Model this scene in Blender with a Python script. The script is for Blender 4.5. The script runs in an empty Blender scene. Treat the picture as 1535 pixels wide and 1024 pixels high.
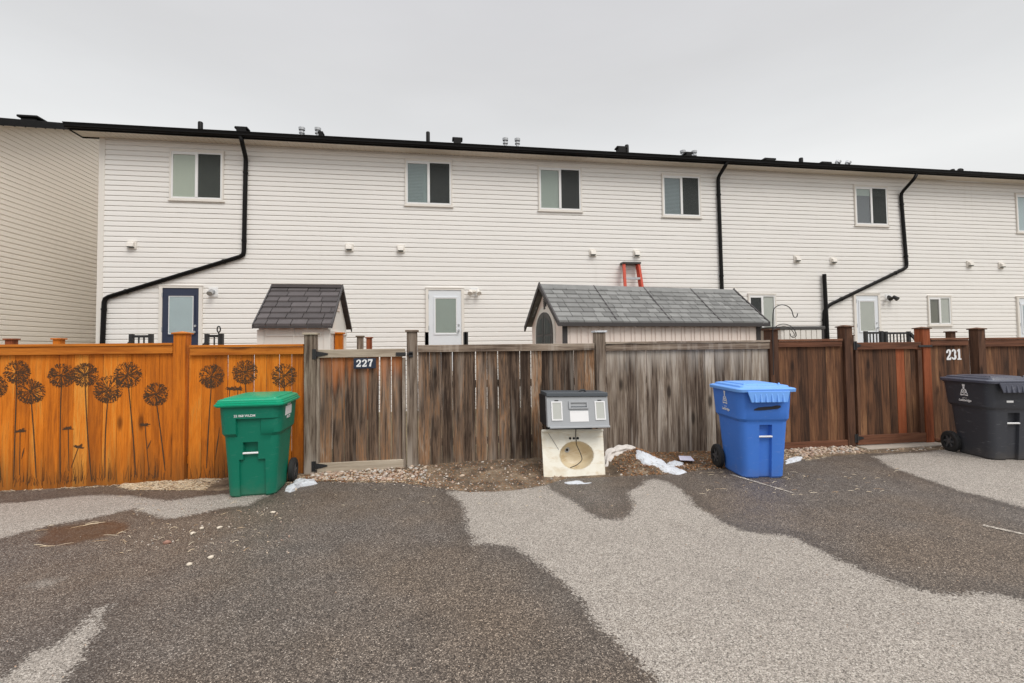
import bpy, bmesh, math, random
import numpy as np
from mathutils import Vector, Matrix, noise
random.seed(7)
rnd = random.random
def ru(a, b): return a + (b - a) * random.random()
sc = bpy.context.scene
COL = sc.collection
R = math.radians

# ---------------------------------------------------------------- camera model
F = 700.; CX = 768.; CY = 497.; H = 1.5
yaw = R(8.8); pit = math.atan(24 / 700.); rol = .012
fw0 = Vector((math.sin(yaw), math.cos(yaw), 0)); r0 = Vector((math.cos(yaw), -math.sin(yaw), 0))
fw = fw0 * math.cos(pit) + Vector((0, 0, 1)) * math.sin(pit)
up0 = -fw0 * math.sin(pit) + Vector((0, 0, 1)) * math.cos(pit)
RT = r0 * math.cos(rol) - up0 * math.sin(rol)
UP = up0 * math.cos(rol) + r0 * math.sin(rol)
def ray(x, y): return fw + RT * ((x - CX) / F) - UP * ((y - CY) / F)
def aY(x, y, Y):
    d = ray(x, y); t = Y / d.y
    return Vector((d.x * t, Y, H + d.z * t))
def aZ(x, y, z=0.):
    d = ray(x, y); t = (z - H) / d.z
    return Vector((d.x * t, d.y * t, z))
cam = bpy.data.cameras.new('camera'); co = bpy.data.objects.new('camera', cam); COL.objects.link(co)
cam.sensor_width = 36; cam.lens = 36 * F / 1535; cam.clip_end = 2000; cam.clip_start = .05
cam.shift_y = -15 / 1535.
co.matrix_world = Matrix(((RT.x, UP.x, -fw.x, 0), (RT.y, UP.y, -fw.y, 0), (RT.z, UP.z, -fw.z, H), (0, 0, 0, 1)))
sc.camera = co

# ---------------------------------------------------------------- materials
class NT:
    def __init__(s, name):
        s.m = bpy.data.materials.new(name); s.m.use_nodes = True
        s.t = s.m.node_tree; s.b = s.t.nodes['Principled BSDF']; s.o = s.t.nodes['Material Output']
    def n(s, typ, **k):
        nd = s.t.nodes.new(typ)
        for a, b in k.items():
            if a.startswith('i_'): nd.inputs[a[2:].replace('_', ' ')].default_value = b
            elif a[0] == 'I' and a[1:].isdigit(): nd.inputs[int(a[1:])].default_value = b
            else: setattr(nd, a, b)
        return nd
    def l(s, a, b): s.t.links.new(a, b)
    def math(s, op, a, b=0., c=0., clamp=False):
        nd = s.t.nodes.new('ShaderNodeMath'); nd.operation = op; nd.use_clamp = clamp
        for i, v in enumerate((a, b, c)):
            if hasattr(v, 'is_linked'): s.l(v, nd.inputs[i])
            else: nd.inputs[i].default_value = v
        return nd.outputs[0]
    def mix(s, f, a, b, bt='MIX'):
        nd = s.t.nodes.new('ShaderNodeMix'); nd.data_type = 'RGBA'; nd.blend_type = bt
        for i, v in ((0, f), (6, a), (7, b)):
            if hasattr(v, 'is_linked'): s.l(v, nd.inputs[i])
            elif i == 0: nd.inputs[0].default_value = v
            else: nd.inputs[i].default_value = (*v, 1)
        return nd.outputs[2]
    def coord(s, k='Object'): return s.n('ShaderNodeTexCoord').outputs[k]
    def map(s, v, sc_=(1, 1, 1), off=None):
        nd = s.n('ShaderNodeMapping'); nd.inputs['Scale'].default_value = sc_; s.l(v, nd.inputs['Vector'])
        return nd.outputs[0]
    def noise(s, v, scale=5, detail=3, rough=.5, dist=0.):
        nd = s.n('ShaderNodeTexNoise'); nd.inputs['Scale'].default_value = scale; nd.inputs['Detail'].default_value = detail
        nd.inputs['Roughness'].default_value = rough; nd.inputs['Distortion'].default_value = dist
        s.l(v, nd.inputs['Vector']); return nd.outputs['Fac']
    def ramp(s, f, stops, interp='LINEAR'):
        nd = s.n('ShaderNodeValToRGB'); cr = nd.color_ramp; cr.interpolation = interp
        while len(cr.elements) < len(stops): cr.elements.new(.5)
        for e, (p, c) in zip(cr.elements, stops):
            e.position = p; e.color = (*c, 1) if len(c) == 3 else c
        s.l(f, nd.inputs[0]); return nd.outputs[0]
    def sm(s, v, a, b):
        nd = s.n('ShaderNodeMapRange'); nd.interpolation_type = 'SMOOTHSTEP'; s.l(v, nd.inputs[0])
        nd.inputs[1].default_value = a; nd.inputs[2].default_value = b; return nd.outputs[0]
    def bump(s, h, strength=.3, dist=.01):
        nd = s.n('ShaderNodeBump'); nd.inputs['Strength'].default_value = strength; nd.inputs['Distance'].default_value = dist
        s.l(h, nd.inputs['Height']); s.l(nd.outputs[0], s.b.inputs['Normal'])
    def col(s, c):
        if hasattr(c, 'is_linked'): s.l(c, s.b.inputs['Base Color'])
        else: s.b.inputs['Base Color'].default_value = (*c, 1)
    def rough(s, c):
        if hasattr(c, 'is_linked'): s.l(c, s.b.inputs['Roughness'])
        else: s.b.inputs['Roughness'].default_value = c
def srgb(r, g, b, k=1.):
    f = lambda c: ((c / 255 + .055) / 1.055) ** 2.4 if c > 10 else c / 255 / 12.92
    return (f(r) * k, f(g) * k, f(b) * k)
def plain(name, c, rough=.6, var=.12, scale=8, spec=.5, metal=0, bumps=0.):
    n = NT(name); v = n.coord(); f = n.noise(v, scale, 5, .6)
    n.col(n.mix(f, tuple(x * (1 - var) for x in c), tuple(min(1, x * (1 + var)) for x in c)))
    n.rough(n.math('MULTIPLY_ADD', f, .15, rough - .07))
    n.b.inputs['Specular IOR Level'].default_value = spec; n.b.inputs['Metallic'].default_value = metal
    if bumps: n.bump(n.noise(v, scale * 12, 3), bumps, .004)
    return n.m
def wood(name, stops, streak=(.03, .02, .015), streak_amt=.6, island=.55, pale=None, palez=(1.2, 1.5), low=None, lowz=(.5, .15), rough=.85, bleach=.0, horiz=False, dark=None, grain=0.):
    n = NT(name); v = n.coord()
    isl = n.n('ShaderNodeNewGeometry').outputs['Random Per Island']
    off = n.n('ShaderNodeCombineXYZ'); n.l(n.math('MULTIPLY', isl, 37.), off.inputs[0]); n.l(n.math('MULTIPLY', isl, 91.), off.inputs[2])
    add = n.n('ShaderNodeVectorMath', operation='ADD'); n.l(v, add.inputs[0]); n.l(off.outputs[0], add.inputs[1])
    w = add.outputs[0]
    ax = (1.1, 26, 26) if horiz else (26, 26, 1.1)
    bx = (.5, 7, 7) if horiz else (7, 7, .9)
    g1 = n.noise(n.map(w, ax), 1.6, 6, .65, .6)
    g2 = n.noise(n.map(w, bx), 1., 4, .6, 1.2)
    g3 = n.noise(n.map(w, tuple(a * 3.2 for a in ax)), 1.6, 3, .6)
    f = n.math('ADD', n.math('MULTIPLY', g2, 1.0), n.math('MULTIPLY', n.math('SUBTRACT', isl, .5), island * 1.15))
    f = n.math('ADD', f, n.math('MULTIPLY', n.math('SUBTRACT', g1, .5), 1.15 + grain))
    c = n.ramp(f, stops)
    c = n.mix(n.math('MULTIPLY', n.sm(g1, .52, .70), streak_amt), c, streak)
    c = n.mix(n.math('MULTIPLY', n.sm(g3, .54, .66), streak_amt * .85), c, streak)
    # knots
    vo = n.n('ShaderNodeTexVoronoi'); vo.inputs['Scale'].default_value = 1.
    n.l(n.map(w, (.9, 3.3, 3.3) if horiz else (3.9, 3.3, 1.35)), vo.inputs['Vector'])
    kn = n.sm(vo.outputs['Distance'], .17, .06)
    c = n.mix(n.math('MULTIPLY', kn, .8), c, tuple(x * .35 for x in stops[0][1]))
    sep = n.n('ShaderNodeSeparateXYZ'); n.l(v, sep.inputs[0]); z = sep.outputs[2]
    zz = n.math('ADD', z, n.math('MULTIPLY', n.math('SUBTRACT', n.noise(n.map(w, (14, 14, 1)), 1, 3), .5), 1.1))
    if pale: c = n.mix(n.math('MULTIPLY', n.sm(zz, *palez), .85), c, pale)
    if low: c = n.mix(n.math('MULTIPLY', n.sm(zz, *lowz), .75), c, low)
    if bleach:
        wn = n.noise(n.map(w, (10, 10, .6)), 1, 4, .6)
        c = n.mix(n.math('MULTIPLY', n.sm(wn, .5, .68), bleach), c, srgb(196, 186, 174))
    n.col(c); n.rough(rough); n.b.inputs['Specular IOR Level'].default_value = .25
    n.bump(n.math('ADD', g1, n.math('MULTIPLY', g3, .6)), .55, .006)
    return n.m

M = {}
def mk_siding(name, c):
    n = NT(name); v = n.coord()
    a = n.noise(n.map(v, (.35, .35, .6)), 1, 4); b = n.noise(n.map(v, (2.5, 2.5, 30)), 1, 3, .6)
    k = n.mix(a, tuple(x * .95 for x in c), tuple(min(1, x * 1.03) for x in c))
    k = n.mix(n.math('MULTIPLY', n.sm(b, .55, .8), .12), k, tuple(x * .7 for x in c))
    st = n.noise(n.map(v, (4, 4, .25)), 1, 4, .6)
    k = n.mix(n.math('MULTIPLY', n.sm(st, .58, .8), .10), k, (.42, .36, .28))
    n.col(k); n.rough(.5); n.b.inputs['Specular IOR Level'].default_value = .3
    n.bump(n.noise(n.map(v, (3, 3, 60)), 1, 3), .08, .004)
    return n.m
M['siding'] = mk_siding('vinyl_siding', (.845, .822, .785))
M['siding2'] = mk_siding('vinyl_siding_tan', (.90, .83, .73))
M['white'] = plain('white_vinyl', (.80, .80, .79), .45, .04)
M['doorwhite'] = plain('white_door_paint', (.74, .77, .80), .4, .03)
M['cream'] = plain('cream_trim', (.76, .72, .66), .5, .04)
M['soffit'] = plain('soffit_metal', (.72, .66, .58), .5, .05)
M['black'] = plain('black_metal', (.006, .0055, .0055), .5, .3, 20, spec=.2)
M['blackrail'] = plain('black_rail_metal', (.02, .02, .021), .5, .2)
M['shingle'] = plain('asphalt_shingle', (.04, .037, .036), .9, .4, 30, bumps=.5)
M['galv'] = plain('galvanized_metal', (.5, .51, .52), .4, .2, 20, metal=.7)
M['navy'] = plain('navy_paint', srgb(42, 50, 72), .4, .1)
M['glassgrey'] = plain('curtain', (.35, .38, .34), .8, .1, 3)
def cm(name, r, g, b, rough=.7, k=1., **kw):
    M[name] = plain(name, srgb(r, g, b, k), rough, .08, 4, **kw)
cm('curtain_pale_green', 178, 182, 168); cm('curtain_teal', 122, 136, 136); cm('curtain_grey_green', 150, 158, 150)
cm('curtain_slate', 105, 115, 122); cm('curtain_grey', 100, 102, 108); cm('curtain_dark', 92, 98, 96); cm('curtain_olive', 168, 176, 160)
cm('curtain_white', 190, 188, 182); cm('curtain_tan', 104, 100, 86); cm('curtain_ice', 178, 190, 196); cm('slat', 140, 152, 155)
cm('curtain_mist', 160, 168, 164)
def glass():
    n = NT('window_glass'); t = n.t; t.nodes.remove(n.b)
    tr = n.n('ShaderNodeBsdfTransparent'); gl = n.n('ShaderNodeBsdfGlossy'); gl.inputs['Roughness'].default_value = .03
    tr.inputs[0].default_value = (.95, .97, .96, 1)
    fr = n.n('ShaderNodeFresnel'); fr.inputs[0].default_value = 1.5
    bf_ = n.math('SUBTRACT', 1., n.n('ShaderNodeNewGeometry').outputs['Backfacing'])
    mx = n.n('ShaderNodeMixShader'); n.l(n.math('MULTIPLY', n.math('MULTIPLY_ADD', fr.outputs[0], 1.0, .05), bf_), mx.inputs[0])
    n.l(tr.outputs[0], mx.inputs[1]); n.l(gl.outputs[0], mx.inputs[2]); n.l(mx.outputs[0], n.o.inputs[0]); return n.m
M['glass'] = glass()
def screen():
    n = NT('insect_screen'); t = n.t; t.nodes.remove(n.b)
    tr = n.n('ShaderNodeBsdfTransparent'); d = n.n('ShaderNodeBsdfDiffuse'); d.inputs[0].default_value = (.075, .08, .078, 1)
    mx = n.n('ShaderNodeMixShader'); mx.inputs[0].default_value = .5
    n.l(tr.outputs[0], mx.inputs[1]); n.l(d.outputs[0], mx.inputs[2]); n.l(mx.outputs[0], n.o.inputs[0]); return n.m
M['screen'] = screen()

M['orange'] = wood('orange_stained_wood', [(.15, srgb(164, 88, 20)), (.42, srgb(206, 114, 24)), (.6, srgb(222, 128, 34)), (.85, srgb(228, 152, 62))],
                   streak=srgb(126, 70, 30), streak_amt=.42, island=.55, low=srgb(120, 78, 36), lowz=(.62, -.15), rough=.6)
M['orange_h'] = wood('orange_stained_rail', [(.2, srgb(160, 86, 22)), (.6, srgb(204, 122, 40)), (.9, srgb(214, 140, 60))], streak=srgb(120, 66, 24), streak_amt=.3, island=.2, horiz=True, rough=.6)
gst = [(.15, srgb(66, 54, 46)), (.36, srgb(106, 92, 80)), (.54, srgb(136, 122, 108)), (.7, srgb(164, 152, 138)), (.88, srgb(198, 188, 176))]
bst = [(.18, srgb(54, 42, 34)), (.36, srgb(88, 72, 60)), (.52, srgb(116, 96, 80)), (.68, srgb(150, 112, 80)), (.85, srgb(166, 148, 130))]
M['greyB'] = wood('weathered_wood_brown', bst, grain=.35, streak=srgb(40, 30, 24), streak_amt=.75, island=.5, low=srgb(150, 134, 116), lowz=(.22, -.2), bleach=.25)
M['greyC'] = wood('weathered_wood_grey', gst, grain=.35, streak=srgb(66, 52, 44), streak_amt=.5, island=.45, pale=srgb(198, 190, 180), palez=(1.05, 1.75), bleach=.5)
M['greyG'] = wood('weathered_gate_boards', bst, grain=.35, streak=srgb(56, 40, 32), streak_amt=.5, island=.35, pale=srgb(176, 108, 62), palez=(1.0, 1.5), bleach=.2)
M['greyP'] = wood('weathered_post_wood', gst, grain=.35, streak=srgb(70, 56, 46), streak_amt=.55, island=.25, low=srgb(170, 160, 148), lowz=(.3, -.1), bleach=.2)
M['greyH'] = wood('weathered_rail_wood', [(a, tuple(min(1, x * 1.25) for x in b)) for a, b in gst], streak=srgb(80, 68, 58), streak_amt=.45, island=.2, horiz=True, bleach=.3)
M['paleH'] = wood('pale_rail_wood', [(.2, srgb(146, 132, 116)), (.55, srgb(182, 170, 152)), (.85, srgb(206, 196, 180))], streak=srgb(140, 120, 98), streak_amt=.35, island=.2, horiz=True)
M['brown'] = wood('brown_stained_wood', [(.15, srgb(56, 39, 29)), (.38, srgb(90, 62, 45)), (.58, srgb(116, 80, 56)), (.8, srgb(156, 116, 82))], streak=srgb(48, 32, 24), streak_amt=.55, island=.6, rough=.75)
M['red'] = wood('red_stained_wood', [(.2, srgb(112, 58, 34)), (.5, srgb(150, 82, 50)), (.85, srgb(168, 102, 68))], streak=srgb(90, 42, 24), streak_amt=.45, island=.4, rough=.7)
M['brownH'] = wood('brown_rail_wood', [(.2, srgb(80, 52, 38)), (.5, srgb(116, 76, 56)), (.85, srgb(144, 104, 78))], streak=srgb(70, 40, 26), streak_amt=.4, island=.4, horiz=True, rough=.75)
M['brownP'] = wood('brown_post_wood', [(.2, srgb(62, 42, 32)), (.5, srgb(92, 64, 48)), (.85, srgb(124, 92, 70))], streak=srgb(54, 32, 22), streak_amt=.5, island=.4, rough=.75)
M['ink'] = plain('dark_stain_art', srgb(74, 50, 28), .8, .3, 30)
def snow():
    n = NT('snow'); v = n.coord(); c = n.mix(n.sm(n.noise(v, 26, 5, .7), .52, .72), (.68, .71, .75), (.40, .37, .33)); n.col(c); n.rough(.85); n.bump(n.noise(v, 90, 4, .7), 1., .012); return n.m
M['snow'] = snow()
M['dirtysnow'] = plain('dirty_cloth', (.62, .58, .54), .85, .25, 14, bumps=.6)
M['paper'] = plain('pale_paper', (.62, .6, .72), .7, .06)

def plastic(name, c, rough=.42, scuff=.15, scol=(.7, .7, .7)):
    n = NT(name); v = n.coord(); f = n.noise(v, 3, 4); g = n.noise(n.map(v, (3, 3, 14)), 3, 5, .7)
    k = n.mix(f, tuple(x * .9 for x in c), tuple(min(1, x * 1.1) for x in c))
    k = n.mix(n.math('MULTIPLY', n.sm(g, .56, .78), scuff), k, scol)
    sep = n.n('ShaderNodeSeparateXYZ'); n.l(v, sep.inputs[0])
    zz = n.math('ADD', sep.outputs[2], n.math('MULTIPLY', n.noise(v, 9, 4), .35))
    k = n.mix(n.math('MULTIPLY', n.sm(zz, .36, .10), .2), k, srgb(120, 108, 92))
    n.col(k); n.rough(n.math('MULTIPLY_ADD', g, .25, rough - .1)); n.b.inputs['Specular IOR Level'].default_value = .4
    n.bump(n.noise(v, 220, 2), .12, .002); return n.m
M['cgreen'] = plastic('green_plastic', srgb(4, 114, 90), .48, .10, (.45, .6, .55))
M['cgreenlid'] = plastic('green_lid_plastic', srgb(0, 150, 112), .32, .06)
M['cblue'] = plastic('blue_plastic', srgb(66, 122, 212), .5, .14)
M['cbluelid'] = plastic('blue_lid_plastic', srgb(110, 164, 236), .4, .06)
M['cgrey'] = plastic('charcoal_plastic', srgb(58, 60, 66), .45, .16)
M['cgreylid'] = plastic('charcoal_lid_plastic', srgb(78, 80, 92), .28, .1)
M['rubber'] = plain('black_rubber', (.018, .018, .018), .75, .2)
M['wheel'] = plain('black_wheel_plastic', (.075, .075, .078), .5, .2)
M['decal'] = plain('white_decal', (.8, .8, .8), .5, .05)
M['decalgrey'] = plain('grey_print', (.12, .12, .13), .6, .05)
M['smear'] = plain('dark_smear', (.03, .03, .04), .7, .3, 30)

# ---------------------------------------------------------------- mesh builder
MW = {}
class MB:
    def __init__(s, mat=None): s.v = []; s.f = []; s.m = mat
    def P(s, p): return s.m @ Vector(p) if s.m else Vector(p)
    def add(s, vs, fs):
        b = len(s.v); s.v += [s.P(p) for p in vs]; s.f += [tuple(b + i for i in f) for f in fs]; return s
    def box(s, x0, x1, y0, y1, z0, z1):
        return s.add([(x0, y0, z0), (x1, y0, z0), (x1, y1, z0), (x0, y1, z0), (x0, y0, z1), (x1, y0, z1), (x1, y1, z1), (x0, y1, z1)],
                     [(3, 2, 1, 0), (4, 5, 6, 7), (0, 1, 5, 4), (1, 2, 6, 5), (2, 3, 7, 6), (3, 0, 4, 7)])
    def hexa(s, p):  # 8 points, order as box
        return s.add(p, [(3, 2, 1, 0), (4, 5, 6, 7), (0, 1, 5, 4), (1, 2, 6, 5), (2, 3, 7, 6), (3, 0, 4, 7)])
    def bar(s, a, b, w, h, up=(0, 0, 1)):
        a = Vector(a); b = Vector(b); d = (b - a).normalized(); sd = d.cross(Vector(up))
        if sd.length < 1e-4: sd = d.cross(Vector((0, 1, 0)))
        sd.normalize(); u = sd.cross(d) * h / 2; sd = sd * w / 2
        p = [a - sd - u, a + sd - u, b + sd - u, b - sd - u, a - sd + u, a + sd + u, b + sd + u, b - sd + u]
        return s.hexa(p)
    def tube(s, pts, r, n=10, cap=True, rx=1., ry=1.):
        pts = [Vector(p) for p in pts]; rs = r if isinstance(r, (list, tuple)) else [r] * len(pts)
        vs = []; pr = None
        for i, p in enumerate(pts):
            d = (pts[min(i + 1, len(pts) - 1)] - pts[max(i - 1, 0)]).normalized()
            if pr is None: pr = d.orthogonal().normalized()
            a = (pr - d * pr.dot(d)).normalized(); pr = a; b = d.cross(a)
            for k in range(n):
                t = 2 * math.pi * k / n; vs.append(p + a * math.cos(t) * rs[i] * rx + b * math.sin(t) * rs[i] * ry)
        fs = [(i * n + k, i * n + (k + 1) % n, (i + 1) * n + (k + 1) % n, (i + 1) * n + k) for i in range(len(pts) - 1) for k in range(n)]
        if cap: fs += [tuple(range(n - 1, -1, -1)), tuple((len(pts) - 1) * n + k for k in range(n))]
        return s.add(vs, fs)
    def prism(s, poly, axis, a, b):  # poly 2D (u,v) ; axis 'y': (u,.,v)  'x': (.,u,v) 'z': (u,v,.)
        def q(u, v, w): return {'y': (u, w, v), 'x': (w, u, v), 'z': (u, v, w)}[axis]
        n = len(poly)
        return s.add([q(u, v, a) for u, v in poly] + [q(u, v, b) for u, v in poly],
                     [tuple(range(n)), tuple(range(2 * n - 1, n - 1, -1))] + [(i, (i + 1) % n, n + (i + 1) % n, n + i) for i in range(n)])
    def build(s, name, mat, parent=None, smooth=False, bevel=0, world=True, angle=35):
        me = bpy.data.meshes.new(name)
        vs = s.v
        if parent is not None and world:
            inv = MW[parent.name].inverted(); vs = [inv @ p for p in vs]
        me.from_pydata([tuple(p) for p in vs], [], s.f)
        bm = bmesh.new(); bm.from_mesh(me); bmesh.ops.recalc_face_normals(bm, faces=bm.faces); bm.to_mesh(me); bm.free()
        me.materials.append(M[mat] if isinstance(mat, str) else mat)
        o = bpy.data.objects.new(name, me); COL.objects.link(o)
        if parent is not None: o.parent = parent; MW[o.name] = MW[parent.name]
        else: MW[o.name] = Matrix()
        if smooth:
            for p in me.polygons: p.use_smooth = True
            e = o.modifiers.new('edge_split', 'EDGE_SPLIT'); e.split_angle = R(angle)
        if bevel:
            b = o.modifiers.new('bevel', 'BEVEL'); b.width = bevel; b.segments = 2; b.limit_method = 'ANGLE'; b.angle_limit = R(40)
        return o
def tag(o, label=None, cat=None, group=None, kind=None):
    for k, v in (('label', label), ('category', cat), ('group', group), ('kind', kind)):
        if v: o[k] = v
    return o
def thing(name, loc, label, cat, rz=0., group=None):
    o = bpy.data.objects.new(name, None); COL.objects.link(o); o.location = loc; o.rotation_euler = (0, 0, rz)
    o.empty_display_size = .2
    MW[o.name] = Matrix.Translation(Vector(loc)) @ Matrix.Rotation(rz, 4, 'Z')
    return tag(o, label, cat, group)
def ribbon(mb, pts, w, y, n=None):
    """flat strip in the X-Z plane at depth y; w may be a list"""
    k = len(pts); ws = w if isinstance(w, (list, tuple)) else [w] * k
    vs = []
    for i, (x, z) in enumerate(pts):
        a = pts[max(i - 1, 0)]; b = pts[min(i + 1, k - 1)]; dx, dz = b[0] - a[0], b[1] - a[1]; L = math.hypot(dx, dz) or 1
        nx, nz = -dz / L * ws[i] / 2, dx / L * ws[i] / 2
        vs += [(x + nx, y, z + nz), (x - nx, y, z - nz)]
    mb.add(vs, [(2 * i, 2 * i + 1, 2 * i + 3, 2 * i + 2) for i in range(k - 1)])
def arc(cx, cz, r, a0, a1, n=10, rz=None):
    rz = rz or r
    return [(cx + r * math.cos(R(a0 + (a1 - a0) * i / n)), cz + rz * math.sin(R(a0 + (a1 - a0) * i / n))) for i in range(n + 1)]
def glyph(ch):
    """heavy serif numerals as strokes (points, widths) in a 0.62 x 1 cell"""
    if ch == '2': return [(arc(.29, .70, .18, 200, -20, 10, .2) + [(.40, .46), (.12, .14)], [.2, .2, .17, .15, .14, .15, .19, .22, .24, .24, .22, .18, .15]),
                          ([(.03, .09), (.52, .09)], .19), ([(.50, .06), (.53, .28)], .09)]
    if ch == '7': return [([(.04, .90), (.56, .90)], .20), ([(.07, .86), (.07, .66)], .09), ([(.50, .84), (.34, .5), (.26, .02)], [.16, .2, .26])]
    if ch == '3': return [(arc(.28, .72, .17, 170, -70, 10, .19), [.18, .18, .15, .14, .14, .16, .2, .22, .22, .2, .14]),
                          (arc(.27, .28, .19, 80, -170, 10, .2), [.13, .18, .22, .24, .24, .22, .17, .14, .15, .18, .18])]
    if ch == '1': return [([(.30, .98), (.30, .04)], .22), ([(.08, .80), (.28, .90)], .14), ([(.06, .06), (.54, .06)], .12)]
def number(mb, txt, x0, z0, h, y, adv=.62, sq=1.):
    q = 0
    for i, ch in enumerate(txt):
        for pts, w in glyph(ch):
            q += 1; ws = [a * h for a in w] if isinstance(w, list) else w * h
            ribbon(mb, [(x0 + (i * adv + px) * h * sq, z0 + pz * h) for px, pz in pts], ws, y - q * .0004)
def text_mesh(body, size, name, mat, parent, matrix, shear=0., ext=.0006, bold=.0):
    cu = bpy.data.curves.new(name, 'FONT'); cu.body = body; cu.size = size; cu.extrude = ext; cu.align_x = 'CENTER'; cu.align_y = 'CENTER'
    cu.shear = shear; cu.offset = bold; cu.resolution_u = 3
    t = bpy.data.objects.new('tmp', cu); COL.objects.link(t)
    dg = bpy.context.evaluated_depsgraph_get(); me = bpy.data.meshes.new_from_object(t.evaluated_get(dg))
    bpy.data.objects.remove(t); me.name = name; me.transform(matrix); me.materials.clear(); me.materials.append(M[mat])
    o = bpy.data.objects.new(name, me); COL.objects.link(o); o.parent = parent; MW[o.name] = MW[parent.name]; return o

def interp(tab, x):
    if x <= tab[0][0]: return tab[0][1]
    for (a, b), (c, d) in zip(tab, tab[1:]):
        if x <= c: return b + (d - b) * (x - a) / (c - a)
    return tab[-1][1]

YF = 5.95; YH = 11.5
# ================================================================ HOUSE
CRS = .1143
phase = aY(575, 412.3, YH).z
SP = [(-.008, 0), (.015, 0), (.0135, .078), (.0115, .088), (-.003, .099), (-.008, CRS)]
rj = random.Random(3)
def siding(mb, u0, u1, z0, z1, fn):
    """courses; fn(u, out, z) -> point"""
    k = math.floor((z0 - phase) / CRS)
    while phase + k * CRS < z1:
        b = phase + k * CRS; prof = SP
        pr = [(o, max(z0, min(z1, b + z))) for o, z in prof]
        if k % 2 == 0 or k == math.floor((z0 - phase) / CRS):
            cuts = [u0]; q = u0 + rj.uniform(.6, 3.6)
            while q < u1 - .5: cuts.append(q); q += 3.66
            cuts.append(u1)
        for ci in range(len(cuts) - 1):
            e = .0022 * (ci % 2); wob = rj.uniform(-.0012, .0012); vs = []
            for o, z in pr: vs += [fn(cuts[ci], o + e, z + wob), fn(cuts[ci + 1] + .02, o + e, z - wob * .5)]
            mb.add(vs, [(2 * i, 2 * i + 1, 2 * i + 3, 2 * i + 2) for i in range(5) if abs(pr[i][1] - pr[i + 1][1]) + abs(pr[i][0] - pr[i + 1][0]) > 1e-6])
        k += 1
XL = aY(150, 350, YH).x; XR = 21.; ZE = aY(155, 207, YH).z
house = thing('townhouse_row', (XL, YH, 0), 'long two-storey townhouse row with pale vinyl siding and black gutter behind the fences', 'building')
mb = MB(); siding(mb, XL + .09, XR, 0, ZE, lambda u, o, z: (u, YH - o, z)); mb.build('siding', 'siding', house)
mb = MB(); siding(mb, YH + .09, YH + 9, 0, ZE, lambda u, o, z: (XL - o, u, z))
mb.box(XL + .02, XR, YH + .02, YH + 9, -.1, ZE); mb.build('wall', 'siding', house)
MB().box(XL - .025, XL + .09, YH - .025, YH + .09, 0, ZE).build('corner_board', 'cream', house)
OV = .36; ZG = ZE + .10
# soffit with grooves
mb = MB(); x = XL - .36
while x < XR:
    mb.box(x, x + .096, YH - OV, YH - .02, ZE, ZE + .02); mb.box(x + .096, x + .106, YH - OV, YH - .02, ZE + .008, ZE + .02); x += .106
mb.hexa([(XL - .37, YH + .02, ZE + .02), (XL - .03, YH + .02, ZE + .02), (XL - .03, YH + 4.5, ZE + .02 + 4.48 * 5 / 12), (XL - .37, YH + 4.5, ZE + .02 + 4.48 * 5 / 12), (XL - .37, YH + .02, ZE + .04), (XL - .03, YH + .02, ZE + .04), (XL - .03, YH + 4.5, ZE + .04 + 4.48 * 5 / 12), (XL - .37, YH + 4.5, ZE + .04 + 4.48 * 5 / 12)])
mb.build('soffit', 'soffit', house)
mb = MB(); mb.box(XL - .36, XR, YH - OV - .02, YH - OV, ZE - .015, ZG)
prof = [(0, 0), (-.07, 0), (-.085, .03), (-.105, .07), (-.115, .12), (-.13, .125), (-.13, .135), (-.11, .135), (-.1, .03), (-.0, .02)]
mb.prism([(YH - OV - .021 + a, ZE + .01 + b * .68) for a, b in prof], 'x', XL - .42, XR)
mb.build('gutter', 'black', house)
mb = MB().box(XL - .385, XL - .361, YH - OV, YH + .02, ZE - .02, ZG); mb.box(XL - .361, XL - .026, YH - .002, YH + .02, ZE - .02, ZG); mb.build('eave_return', 'black', house)
tg = 5 / 12; YR = YH + 4.5
mb = MB(); x0 = XL - .38
ze = ZG - .01
mb.hexa([(x0, YH - OV - .06, ze), (XR, YH - OV - .06, ze), (XR, YR, ze + (YR - YH + OV + .06) * tg), (x0, YR, ze + (YR - YH + OV + .06) * tg),
         (x0, YH - OV - .06, ze + .03), (XR, YH - OV - .06, ze + .03), (XR, YR, ze + .03 + (YR - YH + OV + .06) * tg), (x0, YR, ze + .03 + (YR - YH + OV + .06) * tg)])
zr = ze + (YR - YH + OV + .06) * tg
mb.hexa([(x0, YR, zr), (XR, YR, zr), (XR, YR + 4.9, ze), (x0, YR + 4.9, ze), (x0, YR, zr + .03), (XR, YR, zr + .03), (XR, YR + 4.9, ze + .03), (x0, YR + 4.9, ze + .03)])
mb.build('roof', 'shingle', house)
MB().prism([(YH, ZE), (YH + 9, ZE), (YR, zr - .03)], 'x', XL + .01, XL + .05).build('gable_wall', 'siding', house)
mb = MB(); mb.prism([(YH - OV - .02, ZE - .01), (YH - OV - .02, ze), (YR, zr + .01), (YR, zr - .17)], 'x', XL - .4, XL - .381); mb.build('rake_board', 'black', house)
def roofz(Y): return ze + .03 + (Y - YH + OV + .06) * tg
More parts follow.
